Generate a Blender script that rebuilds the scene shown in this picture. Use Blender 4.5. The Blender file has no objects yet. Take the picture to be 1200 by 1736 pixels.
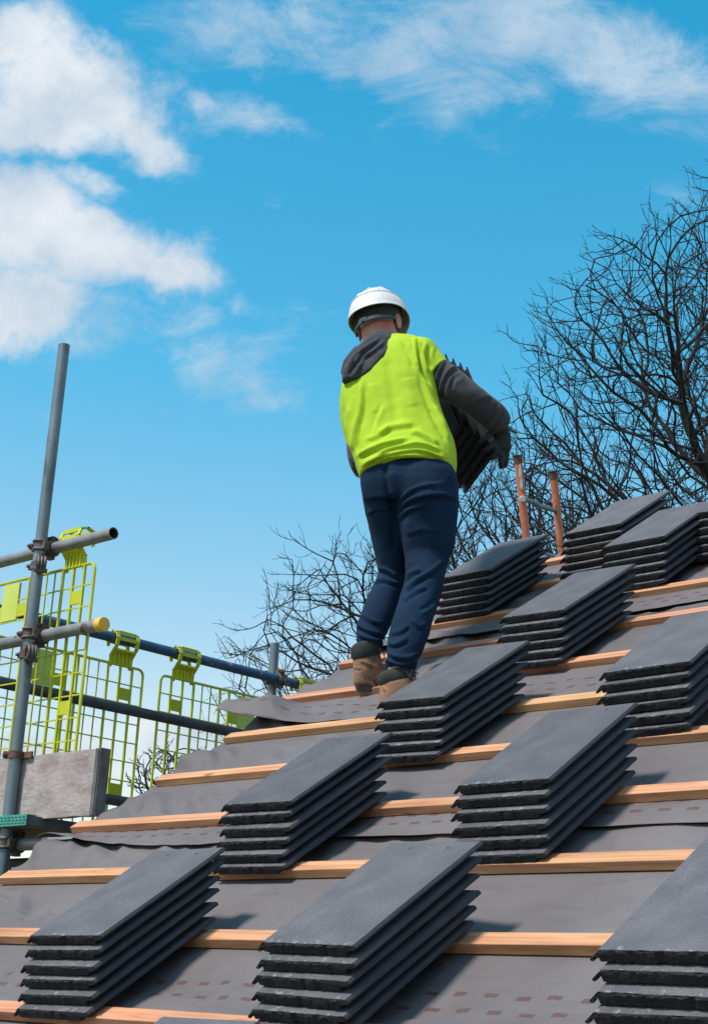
import bpy, bmesh, math, random
import numpy as np
from mathutils import Vector, Matrix, noise, kdtree

# ------------------------------------------------------------------ camera, sky, sun
sc = bpy.context.scene
COL = sc.collection
R_C = np.array([[0.72258312, 0.68912568, 0.05458411],
                [-0.16886781, 0.25253078, -0.95273914],
                [-0.67034118, 0.67921573, 0.29884562]])      # right, down, forward of the camera in the world
CAM = np.array([1.98215646, -2.54266878, 0.0669391])
FPX = 2711.5576
cd = bpy.data.cameras.new('camera'); cam = bpy.data.objects.new('camera', cd); COL.objects.link(cam)
m = Matrix.Identity(4)
for i in range(3):
    m[i][0] = R_C[0][i]; m[i][1] = -R_C[1][i]; m[i][2] = -R_C[2][i]; m[i][3] = CAM[i]
cam.matrix_world = m
cd.sensor_width = 36; cd.lens = FPX * 36 / 1736; cd.clip_end = 3000; cd.clip_start = .05
sc.camera = cam
sc.view_settings.view_transform = 'Standard'; sc.view_settings.look = 'None'
sc.view_settings.exposure = 0.0; sc.view_settings.gamma = 1

SUN = Vector((-.13, -.55, .825)).normalized()
sd = bpy.data.lights.new('sun', 'SUN'); sd.energy = 4.5; sd.angle = math.radians(9); sd.color = (1, .93, .85)
so = bpy.data.objects.new('sun', sd); COL.objects.link(so)
so.rotation_euler = SUN.to_track_quat('Z', 'Y').to_euler()

def ray(px, py):
    return R_C.T @ np.array([(px - 600) / FPX, (py - 868) / FPX, 1.0])
def at(px, py, z):
    return CAM + z * ray(px, py)

world = bpy.data.worlds.new('World'); sc.world = world; world.use_nodes = True
def build_world():
    nt = world.node_tree; N = nt.nodes; L = nt.links; N.clear()
    def n(t, **k):
        x = N.new(t)
        for a, b in k.items(): setattr(x, a, b)
        return x
    def mth(op, a, b=None, c=None, clamp=False):
        x = n('ShaderNodeMath', operation=op, use_clamp=clamp)
        for i, v in enumerate((a, b, c)):
            if v is None: continue
            if isinstance(v, (int, float)): x.inputs[i].default_value = v
            else: L.new(v, x.inputs[i])
        return x.outputs[0]
    def ss(v, lo, hi, a=0., b=1.):
        x = n('ShaderNodeMapRange', interpolation_type='SMOOTHSTEP')
        L.new(v, x.inputs[0])
        for i, k in enumerate((lo, hi, a, b)): x.inputs[i + 1].default_value = k
        return x.outputs[0]
    tc = n('ShaderNodeTexCoord'); D = tc.outputs['Generated']
    sky = n('ShaderNodeTexSky', sky_type='NISHITA', sun_disc=False)
    sky.sun_elevation = math.asin(SUN.z); sky.sun_rotation = math.atan2(SUN.x, SUN.y)
    sky.air_density = 1.0; sky.dust_density = .3; sky.ozone_density = 1.5
    sep = n('ShaderNodeSeparateXYZ'); L.new(D, sep.inputs[0])
    ramp = n('ShaderNodeValToRGB')
    e = ramp.color_ramp.elements
    e[0].position = 0; e[0].color = SKYT[0]; e[1].position = .62; e[1].color = SKYT[3]
    for p_, c_ in ((.18, SKYT[1]), (.38, SKYT[2])):
        q = e.new(p_); q.color = c_
    L.new(sep.outputs[2], ramp.inputs[0])
    tint = n('ShaderNodeMix', data_type='RGBA', blend_type='MULTIPLY'); tint.inputs[0].default_value = 1
    L.new(sky.outputs[0], tint.inputs[6]); L.new(ramp.outputs[0], tint.inputs[7])
    # cloud plane: a fixed tangent frame in the sky
    def dot(v):
        x = n('ShaderNodeVectorMath', operation='DOT_PRODUCT'); L.new(D, x.inputs[0]); x.inputs[1].default_value = v
        return x.outputs['Value']
    X, Y, Z = dot(tuple(R_C[0])), dot(tuple(R_C[1])), dot(tuple(R_C[2]))
    Zc = mth('MAXIMUM', Z, .08)
    px = mth('DIVIDE', X, Zc); py = mth('DIVIDE', Y, Zc)
    cmb = n('ShaderNodeCombineXYZ'); L.new(px, cmb.inputs[0]); L.new(py, cmb.inputs[1]); P = cmb.outputs[0]
    def nz(scale, det, rough=.55, off=(0, 0, 0), dist=0., st=(1, 1, 1)):
        mp = n('ShaderNodeMapping'); L.new(P, mp.inputs[0]); mp.inputs[1].default_value = off; mp.inputs[3].default_value = st
        x = n('ShaderNodeTexNoise'); L.new(mp.outputs[0], x.inputs[0])
        x.inputs['Scale'].default_value = scale; x.inputs['Detail'].default_value = det
        x.inputs['Roughness'].default_value = rough; x.inputs['Distortion'].default_value = dist
        return x
    warp = nz(7, 5, .6, (3, 1, 0))
    wv = n('ShaderNodeVectorMath', operation='SUBTRACT'); L.new(warp.outputs['Color'], wv.inputs[0]); wv.inputs[1].default_value = (.5, .5, .5)
    ws = n('ShaderNodeVectorMath', operation='SCALE'); L.new(wv.outputs[0], ws.inputs[0]); ws.inputs['Scale'].default_value = .075
    wp = n('ShaderNodeVectorMath', operation='ADD'); L.new(P, wp.inputs[0]); L.new(ws.outputs[0], wp.inputs[1])
    def blobs(lst):
        acc = None
        for cx, cy, rx, ry, ang, amp in lst:
            mp = n('ShaderNodeMapping', vector_type='TEXTURE'); L.new(wp.outputs[0], mp.inputs[0])
            mp.inputs[1].default_value = ((cx - 600) / FPX, (cy - 868) / FPX, 0)
            mp.inputs[2].default_value = (0, 0, math.radians(ang)); mp.inputs[3].default_value = (rx / FPX, ry / FPX, 1)
            ln = n('ShaderNodeVectorMath', operation='LENGTH'); L.new(mp.outputs[0], ln.inputs[0])
            v = ss(ln.outputs['Value'], 0., 1.35, amp, 0.)
            acc = v if acc is None else mth('MAXIMUM', acc, v)
        return acc
    thick = blobs([(120, 150, 250, 150, 10, 1), (30, 70, 160, 90, 0, .9), (40, 225, 240, 85, 0, 1), (215, 215, 150, 85, 35, .85), (140, 440, 290, 110, 14, 1), (20, 380, 190, 100, 0, 1),
                   (20, 535, 190, 95, 0, 1), (270, 485, 160, 62, 12, .95), (330, 165, 90, 45, 20, .5), (130, 330, 120, 50, 10, .7),
                   (60, 1290, 400, 75, 0, .95), (330, 1260, 280, 60, 5, .8)])
    thin = blobs([(430, 195, 150, 60, 15, 1.05), (350, 410, 50, 34, 0, .9), (420, 40, 260, 110, 8, .95), (620, 90, 380, 90, 12, .95), (900, 80, 460, 140, 8, 1.05), (1120, 130, 300, 140, 5, 1.0), (300, 45, 90, 60, 5, .8),
                  (960, 240, 170, 55, 8, .6), (350, 600, 230, 75, 12, .8), (430, 650, 140, 55, 15, .75), (120, 560, 280, 75, 8, .9),
                  (400, 535, 45, 26, 5, .6), (700, 50, 460, 90, 5, .85), (1160, 370, 90, 55, 0, .6), (60, 1350, 460, 130, 0, 1.0),
                  (400, 1000, 500, 130, 5, .22), (640, 130, 110, 50, 20, .75), (740, 125, 90, 40, 20, .7), (260, 80, 130, 100, 30, .5), (1080, 1180, 300, 60, 0, .3)])
    f1 = nz(13, 12, .66, (0, 0, 0), .25); f2 = nz(17, 11, .68, (5, 2, 0), .5, (.65, 1.2, 1))
    d1 = ss(mth('ADD', mth('MULTIPLY', thick, 1.16), mth('MULTIPLY', mth('SUBTRACT', f1.outputs[0], .5), 1.8)), .30, .95)
    d2 = mth('MULTIPLY', ss(mth('ADD', mth('MULTIPLY', thin, .8), mth('MULTIPLY', mth('SUBTRACT', f2.outputs[0], .5), 2.3)), .22, 1.05), .64)
    d = mth('MAXIMUM', d1, d2)
    front = ss(Z, .1, .4)
    d = mth('MULTIPLY', mth('MULTIPLY', d, front), .93)
    # unseen white cloud added behind and beside the view for neutral fill light
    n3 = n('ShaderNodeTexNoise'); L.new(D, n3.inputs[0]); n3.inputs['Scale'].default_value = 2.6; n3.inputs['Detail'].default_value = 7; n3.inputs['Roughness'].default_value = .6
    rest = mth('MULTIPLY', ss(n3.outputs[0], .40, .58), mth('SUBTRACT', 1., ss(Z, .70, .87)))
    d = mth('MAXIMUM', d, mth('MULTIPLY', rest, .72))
    shade = ss(nz(11, 6, .6, (1.03, .97, 0)).outputs[0], .35, .68)
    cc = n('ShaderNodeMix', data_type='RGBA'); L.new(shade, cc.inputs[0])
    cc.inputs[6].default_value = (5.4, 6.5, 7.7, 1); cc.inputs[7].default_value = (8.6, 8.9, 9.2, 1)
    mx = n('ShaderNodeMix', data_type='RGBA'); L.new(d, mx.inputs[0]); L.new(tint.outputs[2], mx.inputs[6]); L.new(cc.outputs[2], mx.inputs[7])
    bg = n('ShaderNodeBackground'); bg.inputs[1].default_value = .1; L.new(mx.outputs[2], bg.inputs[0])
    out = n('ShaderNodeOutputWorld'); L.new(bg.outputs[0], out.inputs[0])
SKYT = [(2.2, 1.85, 1.50, 1), (2.15, 1.98, 1.66, 1), (.70, 2.2, 2.13, 1), (.22, 2.2, 2.28, 1)]
build_world()

# ------------------------------------------------------------------ materials
def mat(name, c1, c2=None, scale=20., rough=.8, bump=0., bscale=80., metal=0., c3=None, s3=3., spec=None, detail=6., stretch=(1, 1, 1), t3=(.55, .62), sheen=0.):
    mt = bpy.data.materials.new(name); mt.use_nodes = True
    nt = mt.node_tree; N = nt.nodes; L = nt.links; b = N['Principled BSDF']
    tc = N.new('ShaderNodeTexCoord'); mp = N.new('ShaderNodeMapping'); L.new(tc.outputs['Object'], mp.inputs[0]); mp.inputs[3].default_value = stretch
    col = None
    if c2 is None: b.inputs['Base Color'].default_value = (*c1, 1)
    else:
        nz = N.new('ShaderNodeTexNoise'); L.new(mp.outputs[0], nz.inputs[0]); nz.inputs['Scale'].default_value = scale; nz.inputs['Detail'].default_value = detail
        r = N.new('ShaderNodeValToRGB'); L.new(nz.outputs[0], r.inputs[0])
        r.color_ramp.elements[0].position = .35; r.color_ramp.elements[1].position = .68
        r.color_ramp.elements[0].color = (*c1, 1); r.color_ramp.elements[1].color = (*c2, 1); col = r.outputs[0]
        if c3 is not None:
            n3 = N.new('ShaderNodeTexNoise'); L.new(mp.outputs[0], n3.inputs[0]); n3.inputs['Scale'].default_value = s3; n3.inputs['Detail'].default_value = 8; n3.inputs['Roughness'].default_value = .65
            mr = N.new('ShaderNodeMapRange'); mr.interpolation_type = 'SMOOTHSTEP'; L.new(n3.outputs[0], mr.inputs[0]); mr.inputs[1].default_value = t3[0]; mr.inputs[2].default_value = t3[1]
            mx = N.new('ShaderNodeMix'); mx.data_type = 'RGBA'; L.new(mr.outputs[0], mx.inputs[0]); L.new(col, mx.inputs[6]); mx.inputs[7].default_value = (*c3, 1); col = mx.outputs[2]
        L.new(col, b.inputs['Base Color'])
    b.inputs['Roughness'].default_value = rough; b.inputs['Metallic'].default_value = metal
    if spec is not None: b.inputs['Specular IOR Level'].default_value = spec
    if sheen: b.inputs['Sheen Weight'].default_value = sheen
    if bump:
        nb = N.new('ShaderNodeTexNoise'); L.new(mp.outputs[0], nb.inputs[0]); nb.inputs['Scale'].default_value = bscale; nb.inputs['Detail'].default_value = 5
        bp = N.new('ShaderNodeBump'); bp.inputs['Strength'].default_value = min(1, bump); bp.inputs['Distance'].default_value = .004; L.new(nb.outputs[0], bp.inputs['Height']); L.new(bp.outputs[0], b.inputs['Normal'])
    return mt

def tile_mat(name, a, b_, spots=.5):
    mt = mat(name, a, b_, 9, .82, .5, 420, c3=tuple(x * 1.22 for x in b_), s3=5, t3=(.5, .75))
    nt = mt.node_tree; N = nt.nodes; L = nt.links; bs = N['Principled BSDF']
    src = bs.inputs['Base Color'].links[0].from_socket
    tc = N.new('ShaderNodeTexCoord'); oi = N.new('ShaderNodeObjectInfo')
    # per tile tone
    mr = N.new('ShaderNodeMapRange'); L.new(oi.outputs['Random'], mr.inputs[0]); mr.inputs[3].default_value = .86; mr.inputs[4].default_value = 1.14
    hs = N.new('ShaderNodeHueSaturation'); L.new(src, hs.inputs['Color']); L.new(mr.outputs[0], hs.inputs['Value'])
    # fine light and dark grains
    g = N.new('ShaderNodeTexNoise'); L.new(tc.outputs['Object'], g.inputs[0]); g.inputs['Scale'].default_value = 330; g.inputs['Detail'].default_value = 3
    gr = N.new('ShaderNodeMapRange'); L.new(g.outputs[0], gr.inputs[0]); gr.inputs[1].default_value = .3; gr.inputs[2].default_value = .7; gr.inputs[3].default_value = .68; gr.inputs[4].default_value = 1.34
    h2 = N.new('ShaderNodeHueSaturation'); L.new(hs.outputs[0], h2.inputs['Color']); L.new(gr.outputs[0], h2.inputs['Value'])
    # pale lime scuffs, mostly along the front edge (a real deposit on the tile)
    add = N.new('ShaderNodeVectorMath'); add.operation = 'ADD'; sc3 = N.new('ShaderNodeVectorMath'); sc3.operation = 'SCALE'
    cmb = N.new('ShaderNodeCombineXYZ'); L.new(oi.outputs['Random'], cmb.inputs[0]); L.new(oi.outputs['Random'], cmb.inputs[1])
    L.new(cmb.outputs[0], sc3.inputs[0]); sc3.inputs['Scale'].default_value = 37.; L.new(tc.outputs['Object'], add.inputs[0]); L.new(sc3.outputs[0], add.inputs[1])
    s = N.new('ShaderNodeTexNoise'); L.new(add.outputs[0], s.inputs[0]); s.inputs['Scale'].default_value = 42; s.inputs['Detail'].default_value = 5; s.inputs['Roughness'].default_value = .6
    sp = N.new('ShaderNodeSeparateXYZ'); L.new(tc.outputs['Object'], sp.inputs[0])
    fr = N.new('ShaderNodeMapRange'); fr.interpolation_type = 'SMOOTHSTEP'; L.new(sp.outputs[1], fr.inputs[0]); fr.inputs[1].default_value = .004; fr.inputs[2].default_value = .045; fr.inputs[3].default_value = .15; fr.inputs[4].default_value = 0
    sm = N.new('ShaderNodeMath'); sm.operation = 'ADD'; L.new(s.outputs[0], sm.inputs[0]); L.new(fr.outputs[0], sm.inputs[1])
    th = N.new('ShaderNodeMapRange'); th.interpolation_type = 'SMOOTHSTEP'; L.new(sm.outputs[0], th.inputs[0]); th.inputs[1].default_value = .70; th.inputs[2].default_value = .80; th.inputs[4].default_value = spots
    mx = N.new('ShaderNodeMix'); mx.data_type = 'RGBA'; L.new(th.outputs[0], mx.inputs[0]); L.new(h2.outputs[0], mx.inputs[6]); mx.inputs[7].default_value = (.33, .35, .37, 1)
    L.new(mx.outputs[2], bs.inputs['Base Color'])
    return mt

M = {}
M['tile'] = tile_mat('tile_face', (.078, .078, .090), (.108, .104, .117))
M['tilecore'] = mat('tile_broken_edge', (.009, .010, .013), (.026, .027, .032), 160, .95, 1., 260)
M['tileold'] = mat('tile_mossy_edge', (.045, .035, .022), (.02, .02, .018), 30, .95, 1., 200)
M['tileside'] = mat('tile_side', (.034, .034, .046), (.060, .058, .074), 14, .75, .4, 300, stretch=(1, .2, 1))
M['galv'] = mat('galvanised_steel', (.13, .17, .20), (.20, .245, .27), 12, .5, .25, 60, metal=.45, c3=(.10, .12, .14), s3=9, stretch=(1, 1, .3))
M['galvx'] = mat('worn_galvanised_steel', (.20, .20, .21), (.30, .30, .31), 12, .5, .25, 60, metal=.4, c3=(.10, .06, .045), s3=11, t3=(.6, .66))
M['bore'] = mat('tube_bore', (.03, .035, .04), (.05, .05, .05), 30, .9)
M['blue'] = mat('blue_painted_steel', (.015, .06, .14), (.03, .10, .20), 10, .5, .2, 50, c3=(.30, .17, .14), s3=16, t3=(.57, .61))
M['darktube'] = mat('dark_steel', (.05, .055, .065), (.09, .09, .10), 10, .6, .2, 50, metal=.3)
M['rust'] = mat('rusty_steel', (.10, .045, .03), (.18, .11, .09), 30, .8, .5, 90, metal=.2)
M['clamp'] = mat('forged_coupler', (.07, .06, .06), (.17, .15, .15), 25, .6, .6, 90, metal=.4, c3=(.14, .06, .04), s3=20)
M['lime'] = mat('lime_plastic', (.47, .50, .012), (.55, .58, .02), 8, .45, .1, 60)
M['limeplate'] = mat('pale_lime_plate', (.50, .60, .08), (.56, .64, .14), 8, .5)
M['yellow'] = mat('yellow_cap', (.72, .42, .05), (.80, .52, .09), 14, .6, .2, 60)
M['board'] = mat('weathered_board', (.26, .20, .19), (.40, .345, .34), 14, .95, 1., 60, c3=(.42, .38, .38), s3=24, stretch=(.6, 1, 1), t3=(.38, .8), detail=12.)
M['boardband'] = mat('galvanised_band', (.10, .10, .11), (.17, .17, .18), 20, .6, .4, 80, metal=.4)
M['greenplate'] = mat('green_end_plate', (.03, .25, .20), (.06, .36, .28), 14, .6, .3, 60)
M['boarddark'] = mat('scaffold_board', (.07, .075, .085), (.12, .12, .13), 14, .9, .5, 60)
M['boardunder'] = mat('scaffold_board_underside', (.16, .11, .08), (.24, .17, .12), 14, .9, .5, 60)
M['orange'] = mat('orange_painted_ladder', (.50, .14, .07), (.60, .20, .11), 10, .6, .3, 40, c3=(.15, .07, .05), s3=22, t3=(.58, .63))
M['paint'] = mat('white_scuffed_paint', (.6, .58, .56), (.75, .74, .73), 30, .7)
M['cap'] = mat('black_rubber', (.02, .02, .022), (.05, .045, .045), 30, .8)
M['brick'] = mat('gable_blockwork', (.25, .22, .20), (.35, .31, .28), 6, .95, .6, 60)
M['ground'] = mat('rough_grass_ground', (.05, .06, .025), (.10, .10, .05), .6, 1., .5, 3)
M['bark'] = mat('dark_bark', (.012, .012, .014), (.030, .026, .024), 3, .95)
M['barkfar'] = mat('far_bark', (.05, .045, .045), (.07, .06, .06), 3, .95)

def wood_mat():
    mt = bpy.data.materials.new('sawn_softwood'); mt.use_nodes = True
    nt = mt.node_tree; N = nt.nodes; L = nt.links; b = N['Principled BSDF']
    tc = N.new('ShaderNodeTexCoord'); oi = N.new('ShaderNodeObjectInfo')
    ad = N.new('ShaderNodeVectorMath'); ad.operation = 'ADD'; L.new(tc.outputs['Object'], ad.inputs[0])
    cb = N.new('ShaderNodeCombineXYZ'); ml = N.new('ShaderNodeMath'); ml.operation = 'MULTIPLY'; ml.inputs[1].default_value = 50; L.new(oi.outputs['Random'], ml.inputs[0]); L.new(ml.outputs[0], cb.inputs[0]); L.new(cb.outputs[0], ad.inputs[1])
    def nz(sc_, st, det=6, dist=0.):
        mp = N.new('ShaderNodeMapping'); L.new(ad.outputs[0], mp.inputs[0]); mp.inputs[3].default_value = st
        x = N.new('ShaderNodeTexNoise'); L.new(mp.outputs[0], x.inputs[0]); x.inputs['Scale'].default_value = sc_; x.inputs['Detail'].default_value = det; x.inputs['Distortion'].default_value = dist
        return x.outputs[0]
    r = N.new('ShaderNodeValToRGB'); L.new(nz(60, (.05, 1, 1), 5, .6), r.inputs[0])
    r.color_ramp.elements[0].position = .3; r.color_ramp.elements[1].position = .7
    r.color_ramp.elements[0].color = (.42, .165, .075, 1); r.color_ramp.elements[1].color = (.70, .355, .195, 1)
    # broad tone drift
    r2 = N.new('ShaderNodeMapRange'); L.new(nz(3, (.6, 1, 1), 3), r2.inputs[0]); r2.inputs[1].default_value = .3; r2.inputs[2].default_value = .7; r2.inputs[3].default_value = .72; r2.inputs[4].default_value = 1.15
    hs = N.new('ShaderNodeHueSaturation'); L.new(r.outputs[0], hs.inputs['Color']); L.new(r2.outputs[0], hs.inputs['Value'])
    hm = N.new('ShaderNodeMapRange'); L.new(oi.outputs['Random'], hm.inputs[0]); hm.inputs[3].default_value = .49; hm.inputs[4].default_value = .512; L.new(hm.outputs[0], hs.inputs['Hue'])
    # knots
    v = N.new('ShaderNodeTexVoronoi'); mp = N.new('ShaderNodeMapping'); L.new(ad.outputs[0], mp.inputs[0]); mp.inputs[3].default_value = (.6, 1.3, 1.3); L.new(mp.outputs[0], v.inputs[0]); v.inputs['Scale'].default_value = 6
    k = N.new('ShaderNodeMapRange'); k.interpolation_type = 'SMOOTHSTEP'; L.new(v.outputs['Distance'], k.inputs[0]); k.inputs[1].default_value = .05; k.inputs[2].default_value = .15; k.inputs[3].default_value = .85; k.inputs[4].default_value = 0
    mx = N.new('ShaderNodeMix'); mx.data_type = 'RGBA'; L.new(k.outputs[0], mx.inputs[0]); L.new(hs.outputs[0], mx.inputs[6]); mx.inputs[7].default_value = (.26, .09, .035, 1)
    L.new(mx.outputs[2], b.inputs['Base Color']); b.inputs['Roughness'].default_value = .75
    bp = N.new('ShaderNodeBump'); bp.inputs['Strength'].default_value = .5; bp.inputs['Distance'].default_value = .002; L.new(nz(120, (.08, 1, 1)), bp.inputs['Height']); L.new(bp.outputs[0], b.inputs['Normal'])
    return mt
M['wood'] = wood_mat()

MARK_ROWS = [(.225, 0), (.165, 1), (1.125, 0), (1.075, 1), (2.15, 0), (2.08, 1), (2.955, 0), (2.915, 1)]
def felt_mat():
    mt = mat('roofing_underlay', (.112, .097, .102), (.140, .123, .128), 4, .72, .35, 260, c3=(.158, .140, .143), s3=2.2, t3=(.5, .75))
    nt = mt.node_tree; N = nt.nodes; L = nt.links; b = N['Principled BSDF']
    src = b.inputs['Base Color'].links[0].from_socket
    uv = N.new('ShaderNodeUVMap'); sp = N.new('ShaderNodeSeparateXYZ'); L.new(uv.outputs[0], sp.inputs[0])
    def m2(op, a, c, d=None):
        x = N.new('ShaderNodeMath'); x.operation = op
        for i, v in enumerate((a, c, d)):
            if v is None: continue
            if isinstance(v, (int, float)): x.inputs[i].default_value = v
            else: L.new(v, x.inputs[i])
        return x.outputs[0]
    acc = None
    for v0, ph in MARK_ROWS:
        inv = m2('LESS_THAN', m2('ABSOLUTE', m2('SUBTRACT', sp.outputs[1], v0), 0), .0078)
        fx = m2('FRACT', m2('ADD', m2('DIVIDE', sp.outputs[0], .083), ph * .42 + 40), 0)
        inu = m2('LESS_THAN', fx, .44)
        k = m2('MULTIPLY', inv, inu)
        acc = k if acc is None else m2('MAXIMUM', acc, k)
    wn = N.new('ShaderNodeTexNoise'); wn.inputs['Scale'].default_value = 30
    acc = m2('MULTIPLY', acc, m2('MULTIPLY_ADD', wn.outputs[0], .5, .5))
    mx = N.new('ShaderNodeMix'); mx.data_type = 'RGBA'; L.new(acc, mx.inputs[0]); L.new(src, mx.inputs[6]); mx.inputs[7].default_value = (.085, .032, .032, 1)
    L.new(mx.outputs[2], b.inputs['Base Color'])
    # creases of a sheet that has been rolled and trodden on
    mp = N.new('ShaderNodeMapping'); L.new(uv.outputs[0], mp.inputs[0]); mp.inputs[2].default_value = (0, 0, .6); mp.inputs[3].default_value = (1.6, 4.5, 1)
    cn = N.new('ShaderNodeTexNoise'); L.new(mp.outputs[0], cn.inputs[0]); cn.inputs['Scale'].default_value = 1.6; cn.inputs['Detail'].default_value = 1.5; cn.inputs['Distortion'].default_value = .2
    rd = m2('ABSOLUTE', m2('SUBTRACT', cn.outputs[0], .5), 0)
    rg = N.new('ShaderNodeMapRange'); rg.interpolation_type = 'SMOOTHERSTEP'; L.new(rd, rg.inputs[0]); rg.inputs[1].default_value = 0; rg.inputs[2].default_value = .12; rg.inputs[3].default_value = 1; rg.inputs[4].default_value = 0
    bp2 = N.new('ShaderNodeBump'); bp2.inputs['Strength'].default_value = .38; bp2.inputs['Distance'].default_value = .010; L.new(rg.outputs[0], bp2.inputs['Height'])
    old = b.inputs['Normal'].links[0].from_node; L.new(bp2.outputs[0], old.inputs['Normal'])
    return mt
M['felt'] = felt_mat()
M['shirt'] = mat('lime_hi_vis_jersey', (.35, .52, .010), (.39, .56, .014), 5, .85, .25, 500, c3=(.32, .46, .03), s3=7, t3=(.6, .75))
M['trouser'] = mat('navy_jersey', (.0025, .017, .043), (.004, .024, .062), 6, .9, .3, 400, spec=.25)
M['hoodie'] = mat('charcoal_fleece', (.030, .031, .040), (.042, .043, .054), 8, .9, .4, 350, c3=(.055, .052, .06), s3=5, sheen=.08)
M['glove'] = mat('black_work_glove', (.010, .013, .017), (.022, .026, .032), 30, .7, .5, 200)
M['skin'] = mat('skin', (.46, .17, .12), (.54, .23, .165), 14, .55, .2, 120, c3=(.48, .12, .085), s3=8)
M['hair'] = mat('short_grey_brown_hair', (.03, .024, .02), (.09, .075, .065), 120, .8, .8, 300)
M['helmet'] = mat('white_hard_hat', (.64, .615, .62), (.70, .67, .675), 7, .62, .05, 60, c3=(.56, .53, .53), s3=9, t3=(.6, .8))
M['inner'] = mat('helmet_harness', (.02, .022, .026), (.04, .04, .045), 20, .8)
M['strap'] = mat('helmet_strap', (.035, .055, .07), (.055, .08, .095), 30, .6)
M['tan'] = mat('tan_suede', (.27, .135, .08), (.38, .21, .125), 18, .9, .6, 160, c3=(.17, .10, .075), s3=9)
M['boottrim'] = mat('black_padded_collar', (.014, .018, .02), (.03, .034, .036), 30, .8, .4, 200)
M['sole'] = mat('dark_worn_sole', (.055, .045, .045), (.09, .075, .07), 20, .85, .5, 120)

# ------------------------------------------------------------------ helpers
def ob(name, me, parent=None, **tags):
    o = bpy.data.objects.new(name, me); COL.objects.link(o)
    if parent is not None: o.parent = parent; o.matrix_parent_inverse = parent.matrix_world.inverted()
    for k, v in tags.items(): o[k] = v
    return o
def tag(o, label=None, cat=None, group=None, kind=None):
    if label: o['label'] = label
    if cat: o['category'] = cat
    if group: o['group'] = group
    if kind: o['kind'] = kind
    return o
def empty(name, loc):
    o = bpy.data.objects.new(name, None); COL.objects.link(o); o.location = loc; o.empty_display_size = .05
    bpy.context.view_layer.update()
    return o
def mesh(name, V, F, mats, mi=None, smooth=True):
    me = bpy.data.meshes.new(name); me.from_pydata([tuple(map(float, v)) for v in V], [], F)
    for x in (mats if isinstance(mats, (list, tuple)) else [mats]): me.materials.append(x)
    if mi is not None: me.polygons.foreach_set('material_index', mi)
    me.polygons.foreach_set('use_smooth', [smooth] * len(F)); me.update()
    return me
class MB:
    def __init__(s): s.V = []; s.F = []; s.I = []
    def add(s, V, F, i=0):
        o = len(s.V); s.V += [tuple(v) for v in V]; s.F += [tuple(a + o for a in f) for f in F]; s.I += [i] * len(F)
    def box(s, c, ax, ay, az, i=0, bev=0.):
        c = np.array(c, float); ax, ay, az = (np.array(a, float) for a in (ax, ay, az))
        V = [c + sx * ax + sy * ay + sz * az for sz in (-1, 1) for sy in (-1, 1) for sx in (-1, 1)]
        s.add(V, [(0, 2, 3, 1), (4, 5, 7, 6), (0, 1, 5, 4), (2, 6, 7, 3), (0, 4, 6, 2), (1, 3, 7, 5)], i)
    def tube(s, pts, r, n=12, i=0, cap=True, flat=1.):
        pts = [np.array(p, float) for p in pts]; r = [r] * len(pts) if isinstance(r, (int, float)) else r
        V = []; F = []
        t0 = pts[1] - pts[0]; a = np.cross(t0, [0, 0, 1]); 
        if np.linalg.norm(a) < 1e-6 * max(1e-9, np.linalg.norm(t0)) or np.linalg.norm(a) < 1e-9: a = np.cross(t0, [0, 1, 0])
        a /= np.linalg.norm(a)
        for k, p in enumerate(pts):
            t = pts[min(k + 1, len(pts) - 1)] - pts[max(k - 1, 0)]; t /= np.linalg.norm(t)
            a = a - t * (a @ t); a /= np.linalg.norm(a); b = np.cross(t, a)
            for j in range(n):
                q = 2 * math.pi * j / n; V.append(p + r[k] * (math.cos(q) * a + flat * math.sin(q) * b))
        for k in range(len(pts) - 1):
            for j in range(n):
                F.append((k * n + j, k * n + (j + 1) % n, (k + 1) * n + (j + 1) % n, (k + 1) * n + j))
        if cap: F.append(tuple(range(n))[::-1]); F.append(tuple((len(pts) - 1) * n + j for j in range(n)))
        s.add(V, F, i)
    def pipe(s, p0, p1, r, w=.0035, n=24, i=0, ib=1):
        # hollow tube with real bore
        p0 = np.array(p0, float); p1 = np.array(p1, float); t = p1 - p0; Ln = np.linalg.norm(t); t /= Ln
        a = np.cross(t, [.1, .2, 1]); a /= np.linalg.norm(a); b = np.cross(t, a)
        ring = lambda c, rr: [c + rr * (math.cos(2 * math.pi * j / n) * a + math.sin(2 * math.pi * j / n) * b) for j in range(n)]
        dp = min(.3, Ln * .4)
        V = ring(p0, r) + ring(p1, r) + ring(p0, r - w) + ring(p1, r - w) + ring(p0 + t * dp, r - w) + ring(p1 - t * dp, r - w)
        q = lambda A, B: [(A * n + j, A * n + (j + 1) % n, B * n + (j + 1) % n, B * n + j) for j in range(n)]
        s.add(V, q(0, 1) + q(2, 0) + q(1, 3), i)
        s.add(V, q(4, 2) + q(3, 5) + [tuple(4 * n + j for j in range(n)), tuple(5 * n + j for j in range(n))[::-1]], ib)
    def build(s, name, mats, parent=None, smooth=False, **tags):
        return ob(name, mesh(name, s.V, s.F, mats, s.I, smooth), parent, **tags)
def autosmooth(o, deg=40):
    me = o.data; me.polygons.foreach_set('use_smooth', [True] * len(me.polygons))
    me.set_sharp_from_angle(angle=math.radians(deg))

PH = 0.5820984
B_R = np.array([[1, 0, 0], [0, math.cos(PH), -math.sin(PH)], [0, math.sin(PH), math.cos(PH)]])
def U(u, v, n=0.): return B_R @ np.array([u, v, n], float)
def hit(px, py, n=0.):
    r = B_R.T @ ray(px, py); c = B_R.T @ CAM; t = (n - c[2]) / r[2]; return c + t * r
RM = Matrix([[B_R[i][j] for j in range(3)] for i in range(3)]).to_4x4()
SLOPE = RM.to_euler()
GZ = -5.6
G = .3774740726

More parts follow.
